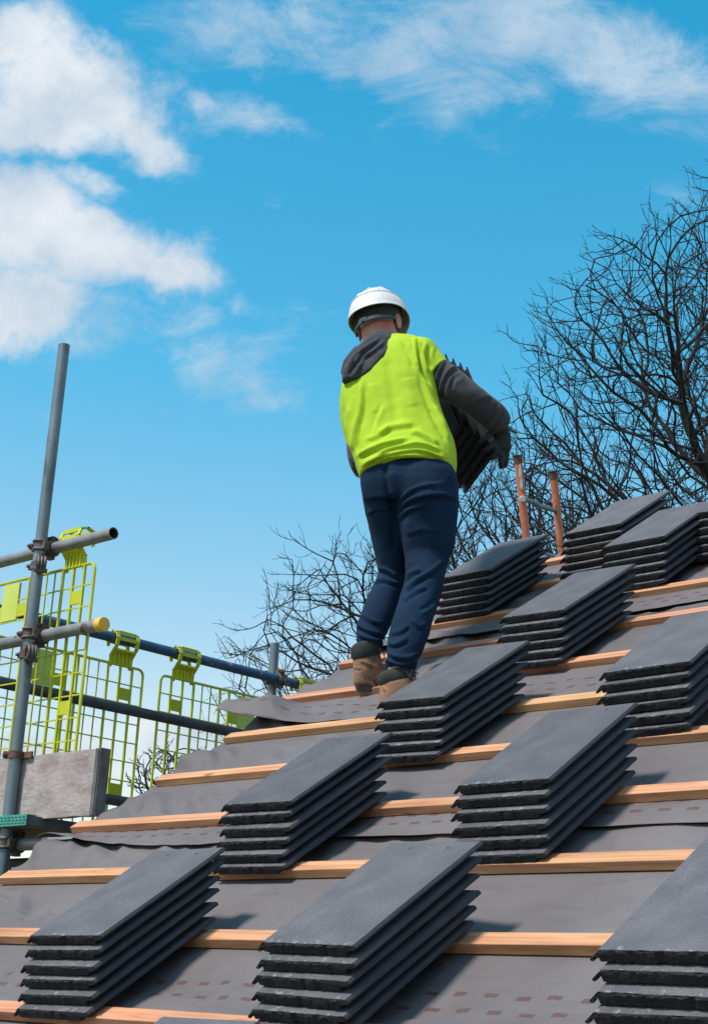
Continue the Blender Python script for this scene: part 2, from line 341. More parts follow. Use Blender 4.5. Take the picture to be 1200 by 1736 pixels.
# ------------------------------------------------------------------ ground and house
def ground():
    V = []; F = []; n = 40
    for j in range(n + 1):
        for i in range(n + 1):
            x = -1500 + 3000 * i / n; y = -1500 + 3000 * j / n; V.append((x, y, GZ))
    for j in range(n):
        for i in range(n): a = j * (n + 1) + i; F.append((a, a + 1, a + n + 2, a + n + 1))
    tag(ob('ground', mesh('ground', V, F, M['ground'])), kind='structure')
ground()
house = empty('house', (-2.6, 0, GZ))
tag(house, 'unfinished house roof with grey underlay and bare timber battens', 'house')
UL, UR, VB, VT = -2.76, 3.2, -.9, 3.98
WALLX = -2.66
def walls():
    ye, ze = U(0, VB)[1:]; yr, zr = U(0, VT)[1:]
    yb = 2 * yr - ye
    for x in (WALLX, UR - .1):
        V = []; 
        for dx in (0, .1):
            for y, z in ((ye + .1, GZ), (yb - .1, GZ), (yb - .1, ze - .12 + .06), (yr, zr - .14), (ye + .1, ze - .12 + .06)): V.append((x + dx, y, z))
        mb = MB(); mb.add(V, [(0, 4, 3, 2, 1), (5, 6, 7, 8, 9), (0, 1, 6, 5), (1, 2, 7, 6), (2, 3, 8, 7), (3, 4, 9, 8), (4, 0, 5, 9)])
        mb.build('gable_wall', M['brick'], house)
    for y in (ye + .1, yb - .2):
        mb = MB(); mb.box(((WALLX + .1 + UR - .1) / 2, y + .05, (GZ + ze - .1) / 2), ((UR - .2 - WALLX) / 2, 0, 0), (0, .05, 0), (0, 0, (ze - .1 - GZ) / 2)); mb.build('wall', M['brick'], house)
    # rafters under the felt
    u = UL + .14
    while u < UR:
        mb = MB(); mb.box(U(u, (VB + VT) / 2, -.075), U(.022, 0), U(0, (VT - VB) / 2 - .01), U(0, 0, .05)); mb.build('rafter', M['wood'], house)
        u += .6
walls()
SH = [(-.95, .13), (.06, 1.12), (.99, 2.10), (1.985, 2.95), (2.83, 3.93)]     # sheets: lower edge, upper edge (laps)
def frac_bay(v):
    k = v / G; f_ = k - math.floor(k); return f_
def felt():
    for si, (v0, v1) in enumerate(SH):
        V = []; UVs = []; nu, nv = 300, 64
        top = si == len(SH) - 1
        if top: v1 = VT
        for j in range(nv + 1):
            for i in range(nu + 1):
                s = (i / nu) ** 1.25; u = UL + (UR - UL) * s; v = v0 + (v1 - v0) * j / nv
                du = u - UL
                f_ = frac_bay(v); bay = math.sin(math.pi * f_) ** 2          # 0 on a batten
                kb = math.floor(v / G)
                sag = noise.noise(Vector((u * 1.3, kb * 3.1, 0)))
                wr = noise.noise(Vector((u * 4.6 + v * 3.6, v * 5.0 - u * 1.2, kb * 1.7 + 5)))
                wr2 = abs(noise.noise(Vector((u * 7 + v * 6.5, v * 3.0, kb * 2.3 + 9))))
                edge = math.exp(-du / .55)
                n = bay * (-.006 + .010 * sag + edge * (.046 + .012 * sag)) + bay * (1 - (.85 * math.exp(-(v - v0) / .07) if si else 0)) * (wr * (.013 + .028 * edge) - wr2 * (.014 + .065 * math.exp(-du / .7)))
                if kb < 1 and v < .12: n *= .5
                n += .0022 * si
                q_ = math.sin((u * 1.0 + v * 1.7) * 27 + 2.5 * noise.noise(Vector((u * 2, v * 2, kb))))
                n += bay * math.exp(-du / .38) * .013 * max(0, q_) ** 3 * (.5 + noise.noise(Vector((u * 3, kb * 2.2, 11))))
                # free lower edge lifts a little
                t = (v - v0)
                if si > 0:
                    lift = math.exp(-t / .05) * (.004 + .007 * (noise.noise(Vector((u * 2.1, si * 7., 3))) + .4) * (1 - math.exp(-du / .1)))
                    n += max(0, lift) * (1 if bay > .02 else .3)
                # roof edge: hangs over the gable between the battens
                uu = u
                if du < .12:
                    q = 1 - du / .12; uu -= bay * .045 * q * (.6 + .8 * noise.noise(Vector((v * 3, si, 0)))); n -= .034 * q ** 2.6 * (.2 + .8 * bay)
                # curled flaps at two free corners
                if si == 2:
                    w = math.exp(-(du / .16) ** 2) * math.exp(-(t / .11) ** 2); uu -= .01 * w; n += .030 * w
                if si == 3:
                    w = math.exp(-(du / .24) ** 2) * math.exp(-((t - .08) / .16) ** 2) * min(1, abs(v - 2.265) / .09 if v > 2.1 else 1)
                    uu -= .055 * w; n += .105 * w + .012 * w * math.sin(u * 31 + v * 9)
                    ripple = math.exp(-du / .5) * bay * .012 * math.sin((u + v * .7) * 22); n += ripple
                vv = v + (.012 * noise.noise(Vector((u * 1.7, si * 3.3, 1))) * math.exp(-t / .1) if si else 0)
                V.append(U(uu, vv, n)); UVs.append((u, v))
        F = []
        for j in range(nv):
            for i in range(nu): a = j * (nu + 1) + i; F.append((a, a + 1, a + nu + 2, a + nu + 1))
        me = mesh('underlay_sheet', V, F, M['felt'])
        uvl = me.uv_layers.new(name='UVMap')
        for l in me.loops: uvl.data[l.index].uv = UVs[l.vertex_index]
        o = ob('underlay_sheet', me, house)
        md = o.modifiers.new('thickness', 'SOLIDIFY'); md.thickness = .0015; md.offset = -1
    # far slope
    V = []; F = []
    yr, zr = U(0, VT)[1:]
    for i, (y, z) in enumerate(((yr, zr), (yr + (yr - U(0, VB)[1]), U(0, VB)[2]))):
        for x in (UL, UR): V.append((x, y, z))
    mb = MB(); mb.add(V, [(0, 1, 3, 2)]); mb.build('underlay_sheet', M['felt'], house)
felt()
rnd = random.Random(4)
def battens():
    K = {0: -2.9, 1: -2.9, 2: -2.715, 3: -2.77, 4: -2.71, 5: -2.705, 6: -2.755, 7: -2.73, 8: -2.72, 9: -2.74, 10: -2.70}
    for k in range(-2, 11):
        ul = K.get(k, -2.72); v = G * k - .007; w = .051; h = .028
        V = []; n = 60
        for i in range(n + 1):
            u = ul + (UR - .05 - ul) * i / n
            jv = .003 * noise.noise(Vector((u * 1.2, k * 5., 0))); jn = .0012 * noise.noise(Vector((u * 2.2, k * 5., 7)))
            for dv, dn in ((0, .0015), (w, .0015), (w, h), (0, h)): V.append((u, v + dv + jv, .004 + dn + jn))
        F = []
        for i in range(n):
            for j in range(4): F.append((4 * i + j, 4 * i + (j + 1) % 4, 4 * i + 4 + (j + 1) % 4, 4 * i + 4 + j))
        F += [(0, 3, 2, 1), (4 * n, 4 * n + 1, 4 * n + 2, 4 * n + 3)]
        me = mesh('batten', V, F, M['wood'], smooth=False)
        bm = bmesh.new(); bm.from_mesh(me); bmesh.ops.recalc_face_normals(bm, faces=bm.faces); bm.to_mesh(me); bm.free()
        o = bpy.data.objects.new('batten', me); COL.objects.link(o); o.rotation_euler = SLOPE
        bpy.context.view_layer.update(); mw = o.matrix_world.copy(); o.parent = house; o.matrix_parent_inverse = house.matrix_world.inverted(); o.matrix_world = mw
        md = o.modifiers.new('bevel', 'BEVEL'); md.width = .0015; md.segments = 1; md.limit_method = 'ANGLE'
battens()

# ------------------------------------------------------------------ tiles
TL, TW, TT = .4704, .2808, .0235
def tile_mesh(seed, core='tilecore'):
    r = random.Random(seed)
    prof = [(-.026, .004, 1), (-.023, .0, 1), (-.017, .0005, 1), (-.014, .008, 1), (-.004, .010, 1), (-.002, .0, 1)]
    nb = 26
    for i in range(nb + 1): prof.append((.0 + (TW - .026) * i / nb, 0, 1))
    prof += [(TW - .024, .010, 2), (TW + .003, .0125, 2), (TW + .0035, .017, 2)]
    nt_ = 30
    for i in range(nt_ + 1): prof.append((TW - TW * i / nt_, TT, 0))
    n = len(prof)
    ys = [0, .0015, .004, .010, .05, .15, .3, .45, TL - .006, TL]
    V = []
    for yi, y in enumerate(ys):
        for j, (x, z, mm) in enumerate(prof):
            dx = dy = dz = 0
            if yi <= 2:
                a = noise.noise(Vector((x * 90 + seed * 11, z * 60, seed))) + .6 * noise.noise(Vector((x * 260 + seed * 7, z * 60, seed)))
                c = r.random()
                dy = (.0009 * a) + (.003 if c < .07 else 0) * (yi == 0); dz = .0011 * noise.noise(Vector((x * 200, seed, 5 * (z > .01)))) * (yi < 2)
                if z < .003 and x > 0: dz -= .0016 * max(0, noise.noise(Vector((x * 130, seed * 3.3, 0))) + .3)
                if yi == 1: dy *= .6
                if yi == 2: dy *= .2; dz *= .2
            bev = .0012 if (z > TT - .001 and yi == 0) else 0
            if yi == len(ys) - 1: dz += -.002 if z > .02 else .0015 * (z < .002); 
            V.append((x + dx, y + dy + bev, z + dz - bev + .0006 * math.sin(y * 9 + seed)))
    F = []; I = []
    for yi in range(len(ys) - 1):
        for j in range(n):
            F.append((yi * n + j, yi * n + (j + 1) % n, (yi + 1) * n + (j + 1) % n, (yi + 1) * n + j)); 
            m_ = prof[j][2]
            if j == n - 1: m_ = 0
            if prof[j][2] == 2 and j + 1 < n and prof[j + 1][2] == 0: m_ = 2
            if yi < 2 and m_ != 0: m_ = 1
            I.append(m_)
    # end caps, front one fanned with a rough middle
    def cap(yi, flip, mi):
        o = yi * n; top = [j for j in range(n) if prof[j][1] == TT and prof[j][0] >= 0]; bot = [j for j in range(6, 6 + nb + 1)]
        tb = {}
        c0 = len(V)
        for a in range(nb + 1):
            xb, zb = V[o + 6 + a][0], V[o + 6 + a][2]; V.append((xb, V[o + 6 + a][1] + (-.0025 if not flip else .001) * r.random() + .002 * r.random(), TT * .35 + .004 * r.random()))
        c1 = len(V)
        for a in range(nb + 1):
            V.append((V[o + 6 + a][0], V[o + 6 + a][1] + (-.0035 if not flip else .001) * r.random() + .002 * r.random(), TT * .70 + .004 * r.random()))
        rows = [[o + 6 + a for a in range(nb + 1)], [c0 + a for a in range(nb + 1)], [c1 + a for a in range(nb + 1)]]
        # top row index nearest in x
        tops = []
        for a in range(nb + 1):
            x = V[o + 6 + a][0]; tops.append(min(top, key=lambda j: abs(prof[j][0] - x)) + o)
        rows.append(tops)
        for q in range(3):
            for a in range(nb):
                f4 = [rows[q][a], rows[q][a + 1], rows[q + 1][a + 1], rows[q + 1][a]]
                g_ = []
                for x in f4:
                    if x not in g_: g_.append(x)
                if len(g_) < 3: continue
                F.append(tuple(g_ if not flip else g_[::-1])); I.append(mi)
        # left lip and right undercut
        a0 = [o + n - 1, o + 0, o + 1, o + 2, o + 3, o + 4, o + 5, o + 6, c0, c1]
        F.append(tuple(a0 if not flip else a0[::-1])); I.append(mi)
        jr = o + 6 + nb; right = [jr, jr + 1, jr + 2, jr + 3] + [j + o for j in top if prof[j][0] > prof[6 + nb][0] + .001]
        tl_ = tops[-1]
        if right[-1] != tl_: right.append(tl_)
        right += [c1 + nb, c0 + nb]
        F.append(tuple(right if not flip else right[::-1])); I.append(mi)
    cap(0, False, 1); cap(len(ys) - 1, True, 1)
    # two hanging nibs under the head
    me_mb = MB(); me_mb.V = V; me_mb.F = F; me_mb.I = I
    for x in (.06, .20):
        me_mb.box((x, TL - .016, -.0035), (.014, 0, 0), (0, .007, 0), (0, 0, .0036), 2)
    # nail holes: dark countersunk pits ringed on the head of the tile
    for x, y in ((.085, TL - .032), (.205, TL - .034), (.13 + .02 * r.random(), .27 + .03 * r.random())):
        rr = .0042 if y > .4 else .0025
        ring = [(x + rr * math.cos(q * math.pi / 4), y + rr * math.sin(q * math.pi / 4), TT + .0008) for q in range(8)]
        me_mb.add(ring, [tuple(range(8))], 3)
    me = mesh('roof_tile', me_mb.V, me_mb.F, [M['tile'], M[core], M['tileside'], M['bore']], me_mb.I, smooth=True)
    me.set_sharp_from_angle(angle=math.radians(28))
    return me
TM = [tile_mesh(s) for s in (1, 2, 3, 4, 5, 6)]
TOLD = tile_mesh(9, 'tileold')
PITCH, LEAN, HTOP = .0290, .0215, .2015
ORD = ['lowest', 'second from bottom', 'third from bottom', 'third from top', 'second from top', 'top']
rt = random.Random(12)
def place(me, M4, label, group):
    o = ob('tile', me); o.matrix_world = M4; tag(o, label, 'roof tile', group); return o
def stack(desc, corners, ang=0., n=6, jit=.007, old=(), lean=LEAN, htop=HTOP, tops=None, yawlist=None):
    # corners: measured front-left / front-right corners of the top tile
    acc = []
    for k, (px, py) in corners.items():
        q = hit(px, py, htop); du = 0 if k[1] == 'L' else TW; dv = 0 if k[0] == 'F' else TL
        acc.append((q[0] - (du * math.cos(ang) - dv * math.sin(ang)), q[1] - (du * math.sin(ang) + dv * math.cos(ang))))
    u0 = sum(a[0] for a in acc) / len(acc); v0 = sum(a[1] for a in acc) / len(acc)
    for i in range(n):                       # i = 0 top
        if i == 0: u, v, a = u0, v0, ang
        else:
            u = u0 + rt.uniform(-jit, jit) - .0008 * i; v = v0 - lean * i + rt.uniform(-jit, jit) * .5; a = ang + rt.uniform(-.018, .018)
        z = htop - TT - i * PITCH
        mw = RM @ Matrix.Translation((u, v, z)) @ Matrix.Rotation(a, 4, 'Z')
        me = TOLD if i in old else TM[(i * 5 + int(u0 * 10) + 40) % 6]
        o_name = {0: 'top', n - 1: 'lowest'}.get(i) or {1: 'second', 2: 'third', 3: 'fourth', 4: 'fifth'}[i] + ' from the top'
        extra = 'mossy ' if i in old else ''
        place(me, mw, f'{extra}grey tile, {o_name} in the stack {desc}', 'flat grey tiles stacked on the battens')
stack('nearest the lower left corner', dict(FL=(50, 1586), FR=(172, 1586), BR=(381, 1438), BL=(261, 1440)), .02, jit=.006)
stack('at bottom centre', dict(FL=(439, 1594), FR=(597, 1609), BR=(816, 1423), BL=(669, 1428)), -.03)
stack('right of centre', dict(FL=(769, 1333), FR=(933, 1322), BR=(1085, 1187), BL=(929, 1206)), .02)
stack('left of centre below the worker', dict(FL=(377, 1369), FR=(492, 1359), BR=(660, 1240), BL=(557, 1247)), -.02)
stack("hiding the worker's boot", dict(FL=(639, 1193), FR=(748, 1181), BR=(893, 1083), BL=(800, 1097)), -.06)
stack("right of the worker's shins", dict(FL=(842, 1053), FR=(955, 1035), BR=(1065, 953), BL=(990, 966)), -.07)
stack('at right edge, mid height', dict(FL=(1019, 1143), FR=(1171, 1118)), .04)
stack("just behind the worker's right leg", dict(FR=(829, 966), BR=(925, 905), BL=(850, 918)), -.02)
stack('beside the orange ladder', dict(FL=(952, 907), FR=(1052, 889), BR=(1135, 828), BL=(1050, 849)), 0, old=(2, 3))
stack('near ridge at right edge', dict(FL=(1021, 926), FR=(1127, 910)), 0)
stack('at the lower right corner', dict(FL=(1021, 1604), BL=(1200, 1415)), 0)
stack('cut by the bottom edge', dict(BL=(275, 1727), BR=(440, 1725)), .02)
stack('peeking over the ridge', dict(FL=(1178, 870)), 0)

# ------------------------------------------------------------------ trees
def crown_points(rng, ells, n):
    pts = []
    vol = [e[3] * e[4] * e[5] for e in ells]; tot = sum(vol)
    for e, v in zip(ells, vol):
        cx, cy, z, rx, ry, rz = e
        c = at(cx, cy, z); k = z / FPX
        for _ in range(int(n * v / tot)):
            while True:
                p = rng.uniform(-1, 1, 3)
                if p @ p <= 1: break
            r_ = math.sqrt(p @ p)
            p = p * (r_ ** -.25 if r_ > .05 else 1)
            if p @ p > 1: p /= np.linalg.norm(p)
            pts.append(c + p[0] * rx * k * R_C[0] + p[1] * ry * k * -R_C[1] + p[2] * rz * R_C[2])
    return np.array(pts)
def tree(label, ells, root_px, z, npts, seed, mt, step, infl, kill, tw, trunk_r, rmin, base_off=(0, 0)):
    rng = np.random.default_rng(seed); rr = random.Random(seed)
    A = crown_points(rng, ells, npts)
    fork = at(root_px[0], root_px[1], z)
    base = np.array([fork[0] + base_off[0], fork[1] + base_off[1], GZ])
    nodes = []; par = []
    ntk = 14
    for i in range(ntk + 1):
        t = i / ntk; p = base * (1 - t) + fork * t; p = p + np.array([math.sin(t * 5 + seed), math.cos(t * 4 + seed), 0]) * .12 * t * (1 - t) * 4
        nodes.append(p); par.append(i - 1)
    alive = np.ones(len(A), bool)
    for it in range(260):
        kd = kdtree.KDTree(len(nodes))
        for i, p in enumerate(nodes): kd.insert(p, i)
        kd.balance()
        inf = {}
        idx = np.nonzero(alive)[0]
        if not len(idx): break
        for a in idx:
            _, i, d = kd.find(A[a])
            if d < kill: alive[a] = False; continue
            if d < infl: inf.setdefault(i, []).append(a)
        if not inf: 
            infl *= 1.6
            if infl > 60: break
            continue
        new = 0; stall = len(nodes)
        for i, al in inf.items():
            if i < ntk - 3: continue
            d = np.zeros(3)
            for a in al: v = A[a] - nodes[i]; d += v / np.linalg.norm(v)
            if par[i] >= 0:
                pd = nodes[i] - nodes[par[i]]; pd /= np.linalg.norm(pd) + 1e-9; d = d / (np.linalg.norm(d) + 1e-9) + .75 * pd
            d = d / (np.linalg.norm(d) + 1e-9) + rng.normal(0, .13, 3); d /= np.linalg.norm(d)
            q = nodes[i] + d * step
            if kd.find(q)[2] < step * .55: continue
            nodes.append(q); par.append(i); new += 1
        if len(nodes) == stall: break
        if len(nodes) > 24000: break
    n0 = len(nodes); ch = [0] * n0
    for i in range(1, n0): ch[par[i]] += 1
    # fans of fine end twigs, growing outwards and slightly up
    def twig(i, d, ln, lev):
        segs = 4 if lev > 1 else 3; p = nodes[i]; out = p - fork; out /= np.linalg.norm(out) + 1e-9
        for s in range(segs):
            d = d + rng.normal(0, .15, 3) + .07 * out + np.array([0, 0, .05]); d /= np.linalg.norm(d)
            nodes.append(p + d * ln / segs); par.append(i); i = len(nodes) - 1; p = nodes[i]
            if lev > 0 and rr.random() < .66:
                e = d + rng.normal(0, .42, 3); e /= np.linalg.norm(e); twig(i, e, ln * rr.uniform(.40, .68), lev - 1)
    for i in range(ntk + 1, n0):
        d = nodes[i] - nodes[par[i]]; d /= np.linalg.norm(d) + 1e-9
        if ch[i] == 0: twig(i, d, tw * rr.uniform(.7, 1.25), 2)
        elif ch[i] == 1 and rr.random() < .55:
            e = d + rng.normal(0, .45, 3); e /= np.linalg.norm(e); twig(i, e, tw * rr.uniform(.5, .9), 1)
    n1 = len(nodes)
    # pipe-model radii
    rad = [0.] * n1; E_ = 2.2
    for i in range(n1 - 1, 0, -1):
        if rad[i] == 0: rad[i] = rmin ** E_
        rad[par[i]] += rad[i]
    rad = [r_ ** (1 / E_) for r_ in rad]
    root = empty('bare_tree', tuple(base)); tag(root, label, 'tree', 'bare winter trees behind the roof')
    def tubes(sel, ns, name):
        V = []; F = []
        for i in sel:
            p = par[i]; a = nodes[p]; b = nodes[i]; t = b - a; l = np.linalg.norm(t)
            if l < 1e-6: continue
            t = t / l; x = np.cross(t, [.31, .17, .93]); x /= np.linalg.norm(x); y = np.cross(t, x)
            ra = min(rad[p], rad[i] * 1.35); rb = rad[i]; o = len(V)
            for c, r_ in ((a, ra), (b + t * rb * .3, rb)):
                for k in range(ns): q = 2 * math.pi * k / ns; V.append(c + r_ * (math.cos(q) * x + math.sin(q) * y))
            for k in range(ns): F.append((o + k, o + (k + 1) % ns, o + ns + (k + 1) % ns, o + ns + k))
        ob(name, mesh(name, V, F, mt), root)
    tubes(range(1, ntk + 1), 12, 'trunk')
    tubes([i for i in range(ntk + 1, n1)], 4, 'crown')
    print('tree', label, n0, n1)
tree('large bare tree with spreading dark branches behind the upper right', [(1235, 790, 25, 385, 445, 3.6), (1020, 780, 25, 160, 190, 2.2)], (1290, 1080), 25, 4300, 3, M['bark'], .26, 5., .25, .38, .56, .0034)
tree('tall bare tree cut off by the right edge, higher than the rest', [(1350, 620, 32, 240, 375, 3.5)], (1420, 1150), 32, 2500, 8, M['bark'], .34, 6., .34, .52, .75, .004)
tree("bare tree behind the worker's legs, its crown above the verge", [(690, 1235, 30, 300, 325, 4.0)], (760, 1330), 30, 3200, 5, M['bark'], .30, 6., .32, .50, .68, .0037)
tree('dense bare tree behind the orange ladder', [(890, 1030, 29, 190, 260, 3.4)], (930, 1300), 29, 2200, 6, M['bark'], .30, 6., .32, .50, .68, .0037)
tree('small distant bare tree seen through the mesh guard', [(300, 1330, 70, 75, 62, 2.)], (310, 1400), 70, 420, 7, M['barkfar'], .35, 8., .42, .5, .3, .012)
# ------------------------------------------------------------------ scaffold
def solve_vert(X, Y, py):      # height of the point of the vertical line (X,Y) seen in picture row py
    lo, hi = -6., 6.
    for _ in range(60):
        md = (lo + hi) / 2; q = R_C @ (np.array([X, Y, md]) - CAM); yy = 868 + FPX * q[1] / q[2]
        if yy > py: lo = md
        else: hi = md
    return (lo + hi) / 2
def hit_plane(px, py, axis, val):
    r = ray(px, py); t = (val - CAM[axis]) / r[axis]; return CAM + t * r
def solve_dir(p, d, px):      # travel along d from p until picture column px
    lo, hi = -4., 6.
    f_ = lambda s: (lambda q: 600 + FPX * q[0] / q[2])(R_C @ (p + d * s - CAM))
    up = f_(hi) > f_(lo)
    for _ in range(60):
        md = (lo + hi) / 2
        if (f_(md) < px) == up: lo = md
        else: hi = md
    return (lo + hi) / 2
XD, YD, ZD = np.eye(3)
TR = .02415
P0 = at(57, 1030, 6.35); X0, Y0 = P0[0], P0[1]
scaf = empty('scaffold', (X0, Y0, GZ)); tag(scaf, 'near grey steel scaffold upright with two cross tubes clamped to it', 'scaffold')
def pipe(p0, p1, mk, name, parent, r=TR, **tg):
    mb = MB(); mb.pipe(p0, p1, r); o = mb.build(name, [M[mk], M['bore']], parent, **tg); autosmooth(o, 35); return o
pipe((X0, Y0, GZ), (X0, Y0, solve_vert(X0, Y0, 585)), 'galv', 'upright', scaf)
def xtube(py_at_pole, end_px, dy, name='cross_tube', mk='galvx', left=3.0, r=TR):
    Z = solve_vert(X0, Y0 + dy, py_at_pole); p = np.array([X0, Y0 + dy, Z]); s = solve_dir(p, XD, end_px)
    o = pipe(p - XD * left, p + XD * s, mk, name, scaf, r); return p, p + XD * s
t1, e1 = xtube(931, 193, .052)
t2, e2 = xtube(1079, 176, .052)
mb = MB(); mb.tube([e2 - XD * .03, e2 + XD * .004, e2 + XD * .0055], [TR + .0035, TR + .0035, TR + .002], 28); o = mb.build('end_cap', M['yellow'], scaf); autosmooth(o, 35)
t3, e3 = xtube(1432, 165, .052, mk='galvx')
t4, e4 = xtube(1462, 150, .30, mk='darktube', left=2.)
def coupler(c, axis_a, off_a, axis_b, off_b, parent, rot=0.):
    """double coupler: a band round each tube, a body between, two hinged flaps with bolts and nuts"""
    root = None
    mb = MB()
    for ax, off in ((axis_a, off_a), (axis_b, off_b)):
        cc = c + off; s_ = np.cross(ax, [.3, .5, .8]); s_ /= np.linalg.norm(s_); t_ = np.cross(ax, s_)
        for w in (-.017, .017):
            pts = []
            for k in range(25):
                a = 2 * math.pi * k / 24; pts.append(cc + ax * w + (TR + .004) * (math.cos(a) * s_ + math.sin(a) * t_))
            mb.tube(pts, .0062, 8, cap=False)
        pts = [cc + ax * w for w in (-.015, .015)]; mb.tube(pts, TR + .0035, 24)
    mid = c + (off_a + off_b) / 2
    for ax, off, sg in ((axis_a, off_a, -1), (axis_b, off_b, 1)):
        cc = c + off; out = cc - mid; out /= (np.linalg.norm(out) + 1e-9); side = np.cross(ax, out); side *= sg / np.linalg.norm(side)
        mb.box(cc - side * (TR + .010), side * .010, ax * .016, out * .012)
        mb.tube([cc - side * (TR + .013) - ax * .022, cc - side * (TR + .013) + ax * .022], .006, 10)
    mb.box(mid, axis_a * .016, axis_b * .016, np.cross(axis_a, axis_b) * .02)
    root = mb.build('coupler', M['clamp'], parent); autosmooth(root, 40)
    for ax, off, ob_, sg in ((axis_a, off_a, axis_b, -1), (axis_b, off_b, axis_a, 1)):
        cc = c + off; out = cc - mid; out /= (np.linalg.norm(out) + 1e-9); side = np.cross(ax, out); side /= np.linalg.norm(side); side = side * sg
        mb = MB()
        b0 = cc + side * (TR + .016)
        mb.tube([b0 - out * .030, b0 + out * .034], .0062, 10)                      # bolt
        mb.tube([b0 + out * .012, b0 + out * .024], .0125, 6)                      # nut
        mb.tube([b0 + out * .009, b0 + out * .012], .015, 14)                      # washer
        mb.box(b0 - out * .002, side * .010, ax * .017, out * .0085)
        o = mb.build('bolt', M['rust'], root); autosmooth(o, 40)
    return root
def loose_coupler(c, parent, k=0.):
    # swivel half hanging open: curved jaw, hinge and bolt
    a = np.array([math.cos(k), math.sin(k), 0]) ; mb = MB()
    pts = []
    for q in range(13):
        t = -1.9 + 3.0 * q / 12; pts.append(c + .031 * (math.cos(t) * a + math.sin(t) * ZD * -1))
    for w in (-.013, 0, .013): mb.tube([p + np.cross(a, ZD) * w for p in pts], .0068, 8)
    mb.tube([c + a * .0 - ZD * .0, c + a * .004 - ZD * .03], [.014, .019], 12)
    mb.box(c - a * .018, a * .012, np.cross(a, ZD) * .02, ZD * .022)
    e = pts[-1]; mb.tube([e - np.cross(a, ZD) * .026, e + np.cross(a, ZD) * .026], .0095, 10)
    mb.tube([pts[0] + a * .012 - ZD * .02, pts[0] + a * .03 + ZD * .018], .006, 8)
    o = mb.build('open_coupler', M['clamp'], parent); autosmooth(o, 40)
OA, OB = np.zeros(3), np.array([0, .052, 0])
for p in (t1, t2, t3): coupler(np.array([X0, Y0, p[2]]), ZD, OA, XD, OB, scaf)
for p, k in ((t1, -.5), (t2, -.35)):
    c = np.array([X0 + .035, Y0 - .012, p[2] - .085]); loose_coupler(c, scaf, k)
    mb = MB(); cc = np.array([X0, Y0, p[2] - .085]); mb.tube([cc - ZD * .016, cc + ZD * .016], TR + .006, 24); mb.box(cc + np.array([-.033, -.008, 0]), XD * .010, YD * .010, ZD * .012)
    mb.tube([cc + np.array([-.036, -.03, 0]), cc + np.array([-.036, .02, 0])], .006, 8); o = mb.build('coupler', M['clamp'], scaf); autosmooth(o, 40)
cz = solve_vert(X0, Y0, 1280); cc = np.array([X0, Y0, cz]); mb = MB(); mb.tube([cc - ZD * .014, cc + ZD * .014], TR + .006, 24)
mb.box(cc + np.array([.05, .02, 0]), XD * .03, YD * .004, ZD * .012); mb.tube([cc + np.array([-.045, -.03, 0]), cc + np.array([-.02, .03, .0])], .008, 8); mb.tube([cc + np.array([-.042, -.028, 0]), cc + np.array([-.036, -.012, 0])], .016, 6)
o = mb.build('coupler', M['rust'], scaf); autosmooth(o, 40)

# guard rail scaffold along the gable
XG = -3.9
zb = hit_plane(250, 1096, 0, XG)[2]
ye = hit_plane(540, 1160, 0, XG)[1]
zl = hit_plane(200, 1200, 0, XG)[2]
fp = hit_plane(475, 1135, 0, XG)
rail = empty('scaffold', (XG, fp[1], GZ)); tag(rail, 'far scaffold post with a blue top rail and dark lower rail', 'scaffold')
pipe((XG, -1.8, zb + .01), (XG, ye, zb), 'blue', 'top_rail', rail, label='blue painted rail with worn patches')
mb = MB(); mb.tube([(XG, ye - .10, zb + .0006), (XG, ye + .004, zb)], TR + .001, 24); o = mb.build('rail_end', M['rust'], rail); autosmooth(o)
pipe((XG, -1.8, zl), (XG, ye, zl), 'darktube', 'lower_rail', rail)
pipe((XG - .052, fp[1], GZ), (XG - .052, fp[1], solve_vert(XG - .052, fp[1], 1091)), 'galv', 'post', rail)
coupler(np.array([XG, fp[1], zb]), YD, np.zeros(3), ZD, np.array([-.052, 0, 0]), rail)
coupler(np.array([XG, fp[1], zl]), YD, np.zeros(3), ZD, np.array([-.052, 0, 0]), rail)
zq = hit_plane(190, 1356, 0, XG)[2]
pipe((XG, -1.8, zq), (XG, ye, zq), 'darktube', 'ledger', rail)

